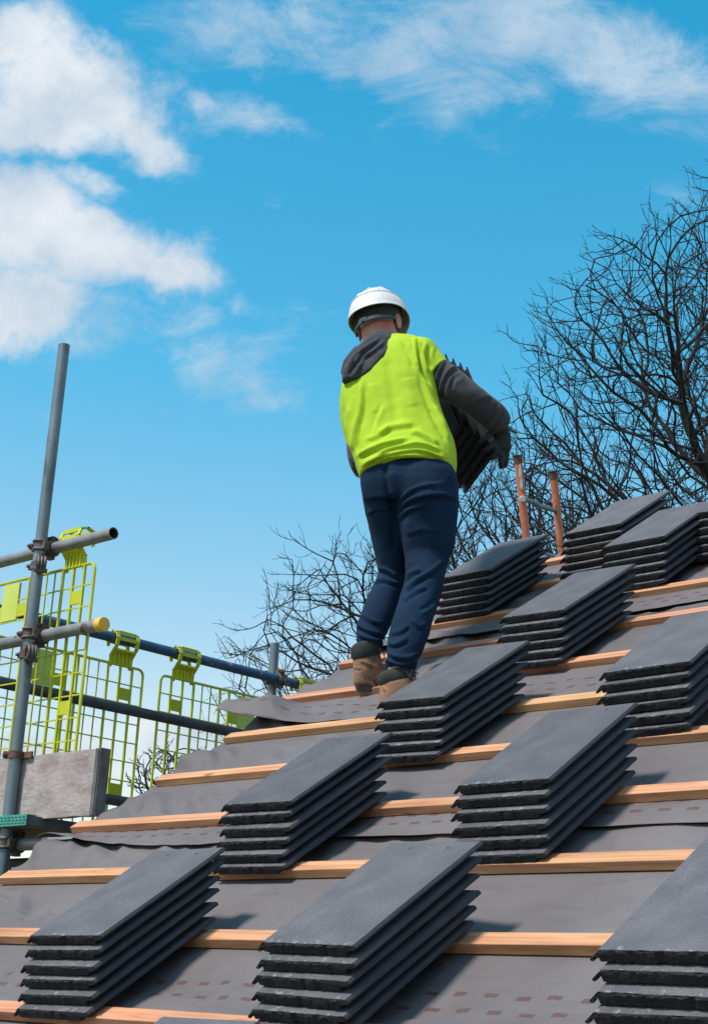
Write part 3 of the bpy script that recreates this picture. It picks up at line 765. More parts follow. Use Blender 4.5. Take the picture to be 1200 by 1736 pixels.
def brick_guard(o0, w, W, H, label, nrm, tabs=True):
    """o0 top corner, w along the rail; plastic coated mesh with two hooks over the rail"""
    root = empty('brick_guard', tuple(o0 - ZD * H)); tag(root, label, 'mesh guard', 'lime mesh brick guards on the scaffold')
    mb = MB(); T, t = .0048, .0026
    def vbar(x, r): mb.box(o0 + w * x - ZD * H / 2, w * r, nrm * r, ZD * (H / 2 - .004))
    def hbar(z, r): mb.box(o0 + w * W / 2 - ZD * z, w * (W / 2 - .004), nrm * (r * .9), ZD * r)
    half = [(.065, T), (.135, T), (.205, T), (.26, t), (.315, t), (.375, T), (.435, T)]
    small = W < 1.45
    cols = half + [(W - x, r) for x, r in (half[:3] if small else half)]
    x = .67
    while x < W - (.25 if small else .5):
        cols.append((x, T if int(round((x - .67) / .06)) % 5 < 1 else t)); x += .06
    for x, r in cols: vbar(x, r)
    z = .085
    while z < H - .03: hbar(z, t); z += .088
    # rounded rim
    rc = .03; rim = []
    for cx, cz, a0 in ((W - rc, rc, 90), (W - rc, H - rc, 0), (rc, H - rc, -90), (rc, rc, -180)):
        for q in range(6):
            a = math.radians(a0 - 90 * q / 5); rim.append(o0 + w * (cx + rc * math.cos(a)) - ZD * (cz - rc * math.sin(a)))
    rim.append(rim[0]); mb.tube(rim, .0066, 8, cap=False)
    mb.build('mesh_panel', M['lime'], root)
    for xx, zz in ((.10, .13), (W - .10, .13), (.10, .57), (W - .10, .57), (.47, .13), (.64, .13)) + (() if small else ((W - .47, .13), (W - .64, .13))):
        mb = MB(); mb.box(o0 + w * xx - ZD * zz, w * .034, nrm * .004, ZD * .027); mb.build('tab', M['lime'], root)
    for xx in ((.555,) if small else (.555, W - .555)):
        mb = MB(); mb.box(o0 + w * xx - ZD * .09, w * .056, nrm * .005, ZD * .078); mb.build('name_plate', M['limeplate'], root)
    # hooks: two faceted ribs round the rail, cross bars, fluted web down to the rim
    for xx in (.135, W - .135):
        mb = MB(); cen = o0 + w * xx - nrm * .0 + ZD * .114
        R_ = .036
        prof = [(-.006, -.125), (-.002, -.075), (.034, -.032), (.040, .002), (.030, .030), (0, .040), (-.030, .030), (-.040, .0), (-.034, -.026)]
        for sx in (-.058, .058):
            pts = [cen + w * sx + nrm * a + ZD * b for a, b in prof]
            for a_, b_ in zip(pts[:-1], pts[1:]):
                d = b_ - a_; l = np.linalg.norm(d); d = d / l; mb.box((a_ + b_) / 2, d * (l / 2 + .003), w * .009, np.cross(d, w) * .0035)
        for a, b in ((.030, .030), (-.030, .030), (.040, .0), (-.040, -.004)):
            mb.box(cen + nrm * a + ZD * b, w * .052, nrm * .0032, ZD * .008)
        mb.box(cen + nrm * .012 - ZD * .058, w * .052, (nrm * .036 + ZD * .02) * .5, (nrm * -.002 + ZD * .004))
        for q in range(5):
            mb.box(cen + w * (-.044 + .022 * q) - ZD * .088 + nrm * .002, w * .0035, nrm * .008, ZD * .030)
        mb.box(cen - ZD * .090, w * .056, nrm * .003, ZD * .028)
        mb.build('hook', M['lime'], root)
H_ = .79
# panel on the near cross tube
gy = t1[1]
pr = hit_plane(152, 950, 1, gy); 
brick_guard(np.array([pr[0], gy + .03, pr[2]]), -XD, 1.9, .86, 'lime mesh guard hanging from the open ended near tube, behind the upright', -YD)
xg = XG
p2 = hit_plane(246, 1110, 0, xg); brick_guard(np.array([xg, p2[1], zb - .118]), -YD, 1.9, H_, 'lime mesh guard on the blue rail between the upright and the gap', XD)
p3 = hit_plane(276, 1122, 0, xg)
yh = hit_plane(517, 1150, 0, xg)[1]
brick_guard(np.array([xg, p3[1], zb - .118]), YD, (yh - p3[1]) + .135, H_, 'lime mesh guard at the right end of the blue rail, beside the roof verge', XD)

# toe board, weathered, with a metal end band
def toe_board():
    yb = Y0 + .028
    tr = hit_plane(172, 1268, 1, yb); L_ = 2.4; Hh = .243; th = .038
    V = []; F = []; nx, nz_ = 90, 14
    for side in (0, 1):
        for j in range(nz_ + 1):
            for i in range(nx + 1):
                x = -L_ * i / nx; z = -Hh * j / nz_
                b = .0035 * noise.noise(Vector((x * 14, z * 14, side * 5))) + .0018 * noise.noise(Vector((x * 50, z * 90, side)))
                ez = .004 * noise.noise(Vector((x * 9, side * .3, 4))) if j == 0 else (.003 * noise.noise(Vector((x * 12, 7, 4))) if j == nz_ else 0)
                V.append(np.array([tr[0] + x, yb + (th + b if side else -b), tr[2] + z + ez]))
    n1 = (nx + 1) * (nz_ + 1)
    for j in range(nz_):
        for i in range(nx):
            a = j * (nx + 1) + i; F.append((a, a + 1, a + nx + 2, a + nx + 1)); a += n1; F.append((a, a + nx + 1, a + nx + 2, a + 1))
    for i in range(nx):
        F.append((i, n1 + i, n1 + i + 1, i + 1)); a = nz_ * (nx + 1) + i; F.append((a, a + 1, n1 + a + 1, n1 + a))
    for j in range(nz_):
        a = j * (nx + 1); F.append((a, a + nx + 1, n1 + a + nx + 1, n1 + a)); a += nx; F.append((a, n1 + a, n1 + a + nx + 1, a + nx + 1))
    o = ob('toe_board', mesh('toe_board', V, F, M['board'])); autosmooth(o, 40)
    tag(o, 'rough pale weathered timber toe board behind the scaffold upright', 'toe board')
    mb = MB(); c = np.array([tr[0] + .0025, yb + th / 2, tr[2] - Hh / 2])
    mb.box(c, XD * .0018, YD * (th / 2 + .004), ZD * (Hh / 2 + .001))
    mb.box(c + np.array([-.016, -th / 2 - .0045, 0]), XD * .010, YD * .0013, ZD * (Hh / 2 - .001))
    mb.box(c + np.array([-.016, th / 2 + .0045, 0]), XD * .014, YD * .0013, ZD * (Hh / 2 - .001))
    for k in (-.09, -.01, .08): mb.tube([c + ZD * k + XD * .001, c + ZD * k + XD * .004], .0045, 8)
    mb.build('end_band', M['boardband'], o)
toe_board()
# platform boards running away along the gable
def platform():
    z = solve_vert(X0 + .0, Y0 - .10, 1381)
    q = hit_plane(47, 1381, 2, z); x1, y1 = q[0], q[1]
    for k in range(3):
        x = x1 - .1125 - k * .231
        o = MB(); o.box((x, y1 + 1.45, z - .019), XD * .1125, YD * 1.45, ZD * .0185, 0); 
        b = o.build('scaffold_board', [M['boarddark']]); md = b.modifiers.new('bevel', 'BEVEL'); md.width = .003; md.segments = 2
        tag(b, ['scaffold board with green capped end nearest the roof', 'scaffold board beside the first, second from the roof', 'scaffold board third from the roof, out by the guard'][k], 'scaffold board', 'scaffold boards of the platform')
        u = MB(); u.box((x, y1 + 1.45, z - .0395), XD * .108, YD * 1.44, ZD * .0015); u.build('underside', M['boardunder'], b)
        e = MB(); e.box((x, y1 - .0015, z - .019), XD * .1135, YD * .0015, ZD * .020); e.box((x, y1 + .02, z + .0012), XD * .1135, YD * .022, ZD * .0012)
        e.build('end_plate', M['greenplate'], b)
        h = MB()
        for r_ in range(3):
            for s_ in range(9): h.box((x - .096 + .024 * s_ + .006 * (r_ % 2), y1 - .0032, z - .008 - .011 * r_), XD * .0075, YD * .0005, ZD * .0022)
        h.build('slot', M['bore'], b)
platform()

# ------------------------------------------------------------------ ladder beyond the verge
def ladder():
    zA = 8.3
    a_top = at(877, 775, zA); a_low = at(891, 905, zA - .02)
    b_top = at(937, 802, zA + .28); 
    d = (a_low - a_top); d /= np.linalg.norm(d)
    k = (GZ + .02 - a_top[2]) / d[2]
    root = empty('ladder', tuple(a_top + d * k)); tag(root, 'orange painted ladder top rising behind the tile stacks', 'ladder')
    for tp in (a_top, b_top):
        mb = MB(); kk = (GZ + .02 - tp[2]) / d[2]; mb.tube([tp, tp + d * kk], .0215, 20, flat=.8); o = mb.build('stile', M['orange'], root); autosmooth(o)
        mb = MB(); mb.tube([tp - d * .004, tp - d * .010], [.027, .029], 20, flat=.85); mb.tube([tp + d * .035, tp - d * .006], [.0232, .0245], 20, flat=.82); o = mb.build('end_cap', M['rust'], root); autosmooth(o)
    r_ = (b_top - a_top)
    s = 0.218
    L_ = abs(a_top[2] - GZ); n = 0
    while s < L_ - .2:
        pa = a_top + d * s; pb = b_top + d * (s - .012); mid = (pa + pb) / 2 + np.array([0, 0, -.006])
        mb = MB(); mb.tube([pa, pa * .7 + pb * .3 + np.array([0, 0, .004]), mid, pb], .0125, 10); o = mb.build('rung', M['galv'], root); autosmooth(o)
        if n < 3:
            mb = MB(); tc_ = R_C[2]; mb.tube([pa - tc_ * .018, pa - tc_ * .027], [.0165, .0150], 16); mb.build('rivet', M['paint'], root)
        s += .255; n += 1
    for q, ln in ((.075, .04), (.135, .035)):
        tc_ = R_C[2]; c = a_top + d * q - tc_ * .0215; mb = MB()
        sd_ = np.cross(d, tc_); mb.add([c + sd_ * .008 - d * ln, c + sd_ * .001 - d * ln * .9, c - sd_ * .009 + d * ln * .6, c + sd_ * .004 + d * ln, c + sd_ * .010 + d * .01], [(0, 1, 2, 3, 4)])
        mb.V = [tuple(v) for v in mb.V]; mb.build('paint_scuff', M['paint'], root)
ladder()
# ------------------------------------------------------------------ worker
def Zt(py): return 6.38 + (800 - py) * .0016          # torso leans up the slope
def ringV(lx, ly, rx, ry, zl, zr, d, tang, n, p=2.15):
    A = at(lx, ly, zl); Bq = at(rx, ry, zr); c = (A + Bq) / 2; W = (Bq - A) / 2
    D = np.cross(W, tang); D /= np.linalg.norm(D)
    out = []
    for k in range(n):
        a = 2 * math.pi * k / n; ca, sa = math.cos(a), math.sin(a)
        out.append(c + W * math.copysign(abs(ca) ** (2 / p), ca) + D * d * math.copysign(abs(sa) ** (2 / p), sa))
    return out
def loft(mb, rings, n=28, cap=True, i=0, sub=3):
    """rings: (lx, ly, rx, ry, z, half depth, tz) -- tz turns the section"""
    R_ = [tuple(r) + (0,) * (7 - len(r)) for r in rings]
    if sub > 1:                               # smooth interpolation of the sections
        K = len(R_); A = np.array(R_, float); out = []
        for k in range(K - 1):
            p0, p1, p2, p3 = A[max(k - 1, 0)], A[k], A[k + 1], A[min(k + 2, K - 1)]
            for s in range(sub):
                t = s / sub; out.append(.5 * ((2 * p1) + (p2 - p0) * t + (2 * p0 - 5 * p1 + 4 * p2 - p3) * t * t + (3 * p1 - p0 - 3 * p2 + p3) * t ** 3))
        out.append(A[-1]); R_ = [tuple(x) for x in out]
    cs = [at((r[0] + r[2]) / 2, (r[1] + r[3]) / 2, r[4]) for r in R_]
    V = []
    for k, r in enumerate(R_):
        t = cs[min(k + 1, len(cs) - 1)] - cs[max(0, k - 1)]; t /= np.linalg.norm(t)
        V += ringV(r[0], r[1], r[2], r[3], r[4] - r[6], r[4] + r[6], r[5], t, n)
    F = []
    for k in range(len(R_) - 1):
        for j in range(n): F.append((k * n + j, k * n + (j + 1) % n, (k + 1) * n + (j + 1) % n, (k + 1) * n + j))
    if cap: F.append(tuple(range(n))[::-1]); F.append(tuple((len(R_) - 1) * n + j for j in range(n)))
    mb.add(V, F, i)
def ball(mb, c, ax, ay, az, n=20, i=0):
    V = []; F = []; m_ = n // 2
    for a in range(m_ + 1):
        th = math.pi * a / m_
        for b in range(n):
            ph = 2 * math.pi * b / n; V.append(np.array(c) + np.array(ax) * math.sin(th) * math.cos(ph) + np.array(ay) * math.sin(th) * math.sin(ph) + np.array(az) * math.cos(th))
    for a in range(m_):
        for b in range(n): F.append((a * n + b, a * n + (b + 1) % n, (a + 1) * n + (b + 1) % n, (a + 1) * n + b))
    mb.add(V, F, i)
def fuse(mb, vox=.006, smooth=6, fac=.5):
    me = mesh('tmp', mb.V, mb.F, M['skin']); bm = bmesh.new(); bm.from_mesh(me); bmesh.ops.remove_doubles(bm, verts=bm.verts, dist=1e-5); bmesh.ops.recalc_face_normals(bm, faces=bm.faces); bm.to_mesh(me); bm.free()
    o = bpy.data.objects.new('tmp', me); COL.objects.link(o)
    r = o.modifiers.new('r', 'REMESH'); r.mode = 'VOXEL'; r.voxel_size = vox; r.use_smooth_shade = True
    s = o.modifiers.new('s', 'SMOOTH'); s.iterations = smooth; s.factor = fac
    dg = bpy.context.evaluated_depsgraph_get(); me2 = bpy.data.meshes.new_from_object(o.evaluated_get(dg))
    bpy.data.objects.remove(o); bpy.data.meshes.remove(me); return me2
def co(me):
    a = np.empty(len(me.vertices) * 3); me.vertices.foreach_get('co', a); return a.reshape(-1, 3)
def nrm(me):
    a = np.empty(len(me.vertices) * 3); me.vertices.foreach_get('normal', a); return a.reshape(-1, 3)
def project(P):
    q = (P - CAM) @ R_C.T; return 600 + FPX * q[:, 0] / q[:, 2], 868 + FPX * q[:, 1] / q[:, 2], q[:, 2]
def sculpt(me, strokes, nz=0., nsc=9., seed=0):
    """strokes: (points in picture rows and columns, height in metres, width in px) pressed into the cloth on the side of the back"""
    P = co(me); Nn = nrm(me); x, y, z = project(P); view = P - CAM; view /= np.linalg.norm(view, axis=1)[:, None]
    face = np.clip(-(Nn * view).sum(1) * 2.2, 0, 1)
    disp = np.zeros(len(P))
    for pts, amp, w in strokes:
        # Catmull-Rom refine
        A = np.array(pts, float); fine = []
        for k in range(len(A) - 1):
            p0, p1, p2, p3 = A[max(k - 1, 0)], A[k], A[k + 1], A[min(k + 2, len(A) - 1)]
            for s in range(5):
                t = s / 5; fine.append(.5 * ((2 * p1) + (p2 - p0) * t + (2 * p0 - 5 * p1 + 4 * p2 - p3) * t * t + (3 * p1 - p0 - 3 * p2 + p3) * t ** 3))
        fine.append(A[-1]); fine = np.array(fine); best = np.full(len(P), 1e9); par = np.zeros(len(P)); nseg = len(fine) - 1
        for k in range(nseg):
            a, b = fine[k], fine[k + 1]; d = b - a; l2 = d @ d + 1e-9
            t = np.clip(((x - a[0]) * d[0] + (y - a[1]) * d[1]) / l2, 0, 1)
            dd = np.hypot(x - a[0] - t * d[0], y - a[1] - t * d[1]); m_ = dd < best; best[m_] = dd[m_]; par[m_] = (k + t[m_]) / nseg
        env = np.clip(np.minimum(par, 1 - par) * 6 + .25, 0, 1)
        disp += amp * env * np.exp(-(best / w) ** 2) * face
    if nz:
        for i, p in enumerate(P):
            v = Vector(p); disp[i] += nz * (noise.noise(v * nsc + Vector((seed, 0, 0))) + .5 * noise.noise(v * nsc * 2.3 + Vector((0, seed, 3))))
    P = P + Nn * disp[:, None]; me.vertices.foreach_set('co', P.ravel()); me.update()
def relax(me, o=None, it=2):
    return me
def piece(name, me, mk, parent, **t):
    me.materials.clear(); me.materials.append(M[mk]); me.name = name
    me.polygons.foreach_set('use_smooth', [True] * len(me.polygons))
    return ob(name, me, parent, **t)
def chain(mb, pts, r, n=12): mb.tube([at(*p) for p in pts], r, n)
def fold(pts, a=.006, w=5, gap=6.5):
    """a ridge with a groove under it"""
    A = np.array(pts, float); d = A[-1] - A[0]; nn = np.array([-d[1], d[0]]); nn /= np.linalg.norm(nn)
    return [(pts, a, w), ([tuple(p + nn * gap) for p in A], -a * .9, w * .85)]

man = empty('person', tuple(at(640, 1190, 6.08)))
tag(man, 'worker in white hard hat and lime shirt carrying tiles up the roof', 'person')

# --- joints (column, row, distance)
SR, EL_R, WR_R = (728, 612, 6.63), (800, 676, 6.56), (846, 716, 6.66)
SL, EL_L, WR_L = (604, 640, 6.72), (613, 778, 6.49), (680, 800, 6.72)
def hand_fingers(which):
    if which == 'R':
        palm = [(845, 714, 6.66), (849, 738, 6.675), (850, 760, 6.675)]
        fin = [[(857, 752, 6.675), (858, 769, 6.668), (857, 783, 6.668), (855, 790, 6.675)],
               [(850, 754, 6.662), (850, 772, 6.652), (849, 785, 6.654), (849, 792, 6.665)],
               [(843, 754, 6.660), (841, 766, 6.645), (837, 774, 6.648), (834, 777, 6.665)],
               [(838, 748, 6.660), (831, 758, 6.638), (825, 763, 6.640), (821, 763, 6.660)]]
        th = [(838, 728, 6.650), (828, 738, 6.632), (820, 744, 6.632), (814, 748, 6.645)]
    else:
        palm = [(682, 802, 6.72), (704, 804, 6.74), (718, 804, 6.755)]
        fin = [[(716, 797, 6.765), (730, 797, 6.79), (741, 795, 6.80), (748, 791, 6.80)],
               [(718, 802, 6.76), (733, 804, 6.785), (745, 803, 6.795), (753, 799, 6.795)],
               [(718, 808, 6.755), (732, 811, 6.775), (744, 811, 6.785), (751, 807, 6.785)],
               [(714, 813, 6.75), (726, 817, 6.765), (736, 818, 6.775), (742, 815, 6.775)]]
        th = [(695, 792, 6.74), (706, 784, 6.755), (716, 779, 6.765), (723, 777, 6.775)]
    return palm, fin, th
def hand(mb, which, s=1.):
    palm, fin, th = hand_fingers(which)
    P_ = [at(*p) for p in palm]; mb.tube([P_[0], P_[1], P_[2], P_[2] + (P_[2] - P_[1]) * .3], [.034 * s, .042 * s, .043 * s, .034 * s], 16, flat=.75)
    L_ = [.0138, .0140, .0130, .0118]
    for f_, r_ in zip(fin, L_): chain(mb, f_, [r_ * s, r_ * s, r_ * .95 * s, r_ * .82 * s], 10)
    chain(mb, th, [.0150 * s, .0135 * s, .012 * s, .0085 * s], 10)
    for f_ in fin: ball(mb, at(*f_[-1]), [.0105 * s, 0, 0], [0, .0105 * s, 0], [0, 0, .0105 * s], 10)
    ball(mb, at(*th[-1]), [.010 * s, 0, 0], [0, .010 * s, 0], [0, 0, .010 * s], 10)

# --- head frame (camera axes: right, down, forward)
def cv(a, b, c): return R_C.T @ np.array([a, b, c], float)
f_h = np.array([.40, .42, .81]); f_h /= np.linalg.norm(f_h); u_h = np.array([-.10, -.86, .47]); u_h -= f_h * (u_h @ f_h); u_h /= np.linalg.norm(u_h); s_h = np.cross(f_h, u_h)
FH, UH, SHd = R_C.T @ f_h, R_C.T @ u_h, R_C.T @ s_h
HC = at(643, 553, 6.80)
def hp(s, f, u): return HC + SHd * s + FH * f + UH * u

def body():
    mb = MB()
    ball(mb, hp(0, -.005, .03), SHd * .079, FH * .096, UH * .090, 28)           # skull
    mb.tube([hp(0, .035, -.0), hp(0, .045, -.05), hp(0, .060, -.085)], [.068, .061, .034], 18, flat=.92)       # face and jaw
    ball(mb, hp(0, .062, -.078), SHd * .026, FH * .022, UH * .018)                # chin
    mb.tube([hp(0, .088, .012), hp(0, .104, -.028), hp(0, .098, -.040)], [.008, .014, .011], 10)            # nose
    ball(mb, hp(0, .080, .022), SHd * .050, FH * .014, UH * .010)                 # brow
    for s in (-1, 1):
        ball(mb, hp(.040 * s, .062, -.022), SHd * .022, FH * .020, UH * .020)    # cheek
    ball(mb, hp(0, .084, -.056), SHd * .024, FH * .010, UH * .006); ball(mb, hp(0, .082, -.066), SHd * .021, FH * .010, UH * .006)   # lips
    neck_top = hp(0, -.022, -.03); nb = at(652, 600, Zt(600) + .015)
    mb.tube([hp(0, -.02, .0), neck_top, (neck_top + nb) / 2, nb], [.073, .075, .073, .080], 20)
    ins = .985
    T = [(634, 592, 684, 586, Zt(588), .06, -.02), (612, 606, 722, 594, Zt(600), .08, -.03), (600, 630, 732, 622, Zt(626), .10, -.03), (592, 680, 728, 664, Zt(672), .11, -.03), (598, 730, 742, 716, Zt(722), .105, -.03),
         (612, 770, 756, 758, Zt(764), .09, -.03), (622, 800, 758, 790, Zt(795), .080, -.03), (628, 830, 758, 830, 6.37, .075, -.03)]
    loft(mb, T)
    loft(mb, [(682, 820, 760, 815, 6.36, .075), (685, 880, 766, 880, 6.32, .082), (692, 950, 754, 950, 6.28, .065), (686, 1000, 738, 1002, 6.20, .054), (668, 1060, 716, 1065, 6.07, .052), (660, 1110, 700, 1112, 5.98, .038), (655, 1165, 700, 1165, 5.95, .036), (655, 1195, 700, 1192, 5.95, .04)])
    loft(mb, [(626, 820, 684, 815, 6.43, .075), (632, 890, 688, 890, 6.44, .08), (648, 960, 684, 965, 6.44, .055), (632, 1005, 674, 1010, 6.39, .055), (612, 1060, 652, 1066, 6.27, .048), (608, 1095, 642, 1100, 6.225, .036), (607, 1130, 640, 1130, 6.225, .036), (606, 1150, 642, 1150, 6.225, .04)])
    for S_, E__, W__, wh in ((SR, EL_R, WR_R, 'R'), (SL, EL_L, WR_L, 'L')):
        a, b, c = at(*S_), at(*E__), at(*W__)
        mb.tube([a, a * .5 + b * .5, b, b * .6 + c * .4, c], [.046, .044, .038, .038, .027], 16); ball(mb, a, [.048, 0, 0], [0, .048, 0], [0, 0, .048], 16); ball(mb, b, [.042, 0, 0], [0, .042, 0], [0, 0, .042], 16)
        hand(mb, wh, .82)
    # feet
    for hx in ((620, 1150, 6.225), (676, 1198, 5.95)):
        a = at(*hx); mb.tube([a, a + FOOT * .10, a + FOOT * .17], [.036, .036, .026], 14)
    me = fuse(mb, .006, 4)
    b = piece('body', me, 'skin', man)
    for s in (-1, 1):                                                              # ears
        mb = MB(); c = hp(.085 * s, -.012, -.016)
        pts = []; 
        for k in range(15):
            a = math.radians(-70 + 330 * k / 14 * .86); pts.append(c + FH * (-.002 + .019 * math.sin(a)) * 1 + UH * .034 * math.cos(a) + SHd * s * (.006 + .004 * math.sin(a + .5)))
        mb.tube(pts, .0045, 8); ball(mb, c + SHd * s * .002, SHd * .007, FH * .018, UH * .033, 14); ball(mb, c + SHd * s * .006 + FH * .008 - UH * .004, SHd * .005, FH * .006, UH * .009, 10)
        ball(mb, c - UH * .026 + SHd * s * .004, SHd * .006, FH * .008, UH * .008, 10)
        piece('ear', fuse(mb, .0028, 3), 'skin', man)
        mb = MB(); ball(mb, hp(.031 * s, .072, .004), SHd * .012, FH * .012, UH * .012, 14); piece('eye', mesh('eye', mb.V, mb.F, M['paint']), 'paint', man)
    mb = MB(); ball(mb, hp(0, -.008, .038), SHd * .0825, FH * .100, UH * .088, 30)
    ball(mb, hp(0, -.070, .004), SHd * .050, FH * .028, UH * .026, 18)
    me = fuse(mb, .005, 2)
    # trim hair off the face side
    bm = bmesh.new(); bm.from_mesh(me); g = [v for v in bm.verts if (np.array(v.co) - HC) @ FH > .070]; bmesh.ops.delete(bm, geom=g, context='VERTS'); bm.to_mesh(me); bm.free()
    piece('hair', me, 'hair', man)
FOOT = np.array([-.30, .86, .44]); FOOT /= np.linalg.norm(FOOT)
body()

def trousers():
    mb = MB()
    loft(mb, [(616, 776, 764, 764, 6.42, .108, -.03), (612, 800, 770, 790, 6.39, .124, -.03), (611, 822, 775, 816, 6.37, .132, -.03), (616, 850, 776, 848, 6.36, .120, -.03)])
    R_ = [(676, 800, 764, 794, 6.37, .104, 0), (664, 816, 775, 810, 6.35, .135, 0), (671, 850, 777, 842, 6.33, .135, 0), (676, 890, 775, 888, 6.31, .112, 0), (681, 925, 771, 925, 6.30, .098, 0), (686, 950, 761, 950, 6.28, .088, 0), (686, 985, 753, 982, 6.22, .078, 0),
          (677, 1015, 747, 1012, 6.17, .075, 0), (669, 1040, 736, 1044, 6.11, .076, 0), (659, 1072, 727, 1078, 6.05, .070, 0), (655, 1100, 716, 1106, 6.0, .060, 0), (656, 1112, 708, 1118, 5.985, .054, 0), (652, 1122, 707, 1126, 5.975, .056, 0), (656, 1133, 703, 1137, 5.97, .050, 0)]
    loft(mb, R_)
    L_ = [(611, 812, 690, 806, 6.42, .128, 0), (613, 840, 692, 842, 6.42, .122, 0), (621, 880, 694, 880, 6.43, .108, 0), (629, 915, 696, 915, 6.435, .096, 0), (637, 950, 694, 952, 6.435, .086, 0), (640, 972, 692, 980, 6.43, .08, 0), (630, 996, 686, 1004, 6.40, .076, 0),
          (620, 1018, 676, 1026, 6.36, .074, 0), (610, 1045, 665, 1055, 6.30, .068, 0), (604, 1062, 656, 1074, 6.265, .060, 0), (606, 1074, 648, 1085, 6.245, .050, 0), (603, 1084, 650, 1093, 6.235, .052, 0), (607, 1094, 645, 1101, 6.23, .046, 0)]
    loft(mb, L_)
    me = fuse(mb, .0062, 5)
    S = [([(652, 783), (654, 810), (659, 840), (672, 872)], -.009, 7), ([(660, 800), (668, 840)], .006, 12), ([(725, 820), (730, 845)], .012, 26)]
    S += fold([(673, 866), (690, 850), (715, 841), (748, 838), (774, 846)], .006, 5) + fold([(673, 880), (692, 864), (720, 856)], .005, 4) + fold([(676, 852), (690, 836), (712, 824), (735, 820)], .004, 4)
    S += fold([(684, 1002), (704, 984), (730, 968), (752, 950)], .006, 5) + fold([(682, 1018), (700, 1004), (722, 994)], .004, 4) + fold([(680, 985), (694, 972), (712, 965)], .005, 4)
    S += fold([(640, 962), (655, 966), (672, 978)], .006, 4) + fold([(634, 985), (650, 982), (676, 990)], .005, 4) + fold([(742, 1020), (730, 1032), (715, 1040)], .004, 4)
    S += fold([(604, 1058), (622, 1068), (640, 1074), (655, 1074)], .006, 4, 5) + fold([(604, 1074), (622, 1082), (646, 1086)], .005, 3, 4.5) + fold([(612, 1040), (630, 1052), (650, 1056)], .004, 4)
    S += fold([(653, 1106), (672, 1114), (692, 1115), (711, 1106)], .006, 4, 5) + fold([(654, 1118), (676, 1127), (703, 1122)], .005, 3, 4.5) + fold([(657, 1090), (670, 1092), (690, 1082)], .005, 4) + fold([(662, 1074), (678, 1070), (692, 1060)], .004, 4)
    S += fold([(690, 905), (716, 898), (745, 900)], .002, 6) + fold([(625, 870), (640, 862), (660, 866)], .003, 5) + fold([(700, 1050), (712, 1062), (722, 1056)], .004, 4)
    S += [([(690, 880), (694, 930), (697, 960)], .005, 9), ([(664, 880), (668, 930)], -.006, 8)]
    sculpt(me, [(p_, a_ * 1.5, w_ * .78) for p_, a_, w_ in S], .0022, 12, 3)
    piece('trousers', me, 'trouser', man)
trousers()

def shirt():
    mb = MB()
    tz = -.03
    loft(mb, [(632, 585, 688, 577, Zt(580), .050, tz), (612, 595, 716, 577, Zt(588), .078, tz), (597, 612, 734, 592, Zt(602), .104, tz), (586, 638, 741, 620, Zt(628), .122, tz), (578, 668, 741, 652, Zt(660), .130, tz),
              (578, 700, 746, 685, Zt(692), .130, tz), (584, 735, 757, 716, Zt(726), .128, tz), (593, 765, 769, 745, Zt(756), .132, tz), (602, 790, 774, 770, Zt(780), .145, tz), (608, 806, 774, 788, Zt(797), .152, tz), (611, 815, 771, 800, Zt(807), .152, tz)])
    # right sleeve to mid upper arm
    a, b = at(*SR), at(*EL_R); d = b - a
    loft(mb, [(700, 606, 716, 573, 6.66, .066), (703, 620, 734, 579, 6.64, .074), (715, 632, 745, 594, 6.625, .070), (724, 640, 753, 604, 6.615, .070), (728, 649, 758, 613, 6.607, .070)], sub=3)
    q_ = ringV(727, 648, 757.5, 612, 6.608, 6.608, .070, b - a, 32); mb.tube(q_ + q_[:1], .005, 8)
    # left sleeve
    loft(mb, [(586, 640, 622, 640, 6.70, .06), (576, 672, 616, 672, 6.66, .06), (576, 700, 612, 702, 6.62, .058), (582, 732, 612, 734, 6.56, .055), (590, 764, 612, 764, 6.51, .052), (592, 770, 612, 770, 6.50, .051)])
    me = fuse(mb, .0062, 5)
    S = []
    S += fold([(609, 772), (630, 760), (655, 751), (690, 744)], .008, 5, 6) + fold([(640, 770), (668, 758), (708, 752), (744, 762)], .007, 5, 6) + fold([(615, 789), (640, 775), (668, 766), (708, 762), (750, 775)], .006, 4, 5)
    S += fold([(612, 650), (611, 690), (600, 735), (597, 765)], .007, 6, -7) + fold([(590, 690), (588, 730), (592, 760)], .004, 5)
    S += [([(708, 572), (710, 600), (716, 628), (728, 650)], -.009, 3.2), ([(703, 572), (704, 600), (710, 630)], .004, 4)] + fold([(722, 580), (718, 605), (724, 630)], .005, 4) + fold([(735, 588), (732, 606), (738, 622)], .003, 4)
    S += fold([(716, 640), (728, 672), (738, 700), (752, 730)], .005, 7) + fold([(690, 582), (700, 600), (706, 620)], .004, 5)
    S += fold([(700, 730), (720, 738), (742, 752)], .006, 5) + fold([(640, 735), (668, 722), (700, 718)], .004, 7) + fold([(620, 745), (640, 738), (660, 722)], .003, 5)
    S += [([(655, 610), (665, 660), (672, 720)], -.006, 14), ([(628, 650), (640, 700)], .004, 14), ([(690, 640), (700, 690)], .004, 16)]
    S += fold([(613, 805), (640, 792), (668, 779), (700, 774), (735, 778), (765, 795)], .003, 3, 4)
    S += fold([(735, 690), (748, 715), (760, 745)], .005, 5) + fold([(652, 690), (640, 715), (636, 735)], .003, 6)
    sculpt(me, [(p_, a_ * 1.55, w_ * .75) for p_, a_, w_ in S], .0032, 11, 9)
    # cut the tube open below the hem: keep the rim thick
    piece('t_shirt', me, 'shirt', man)
shirt()

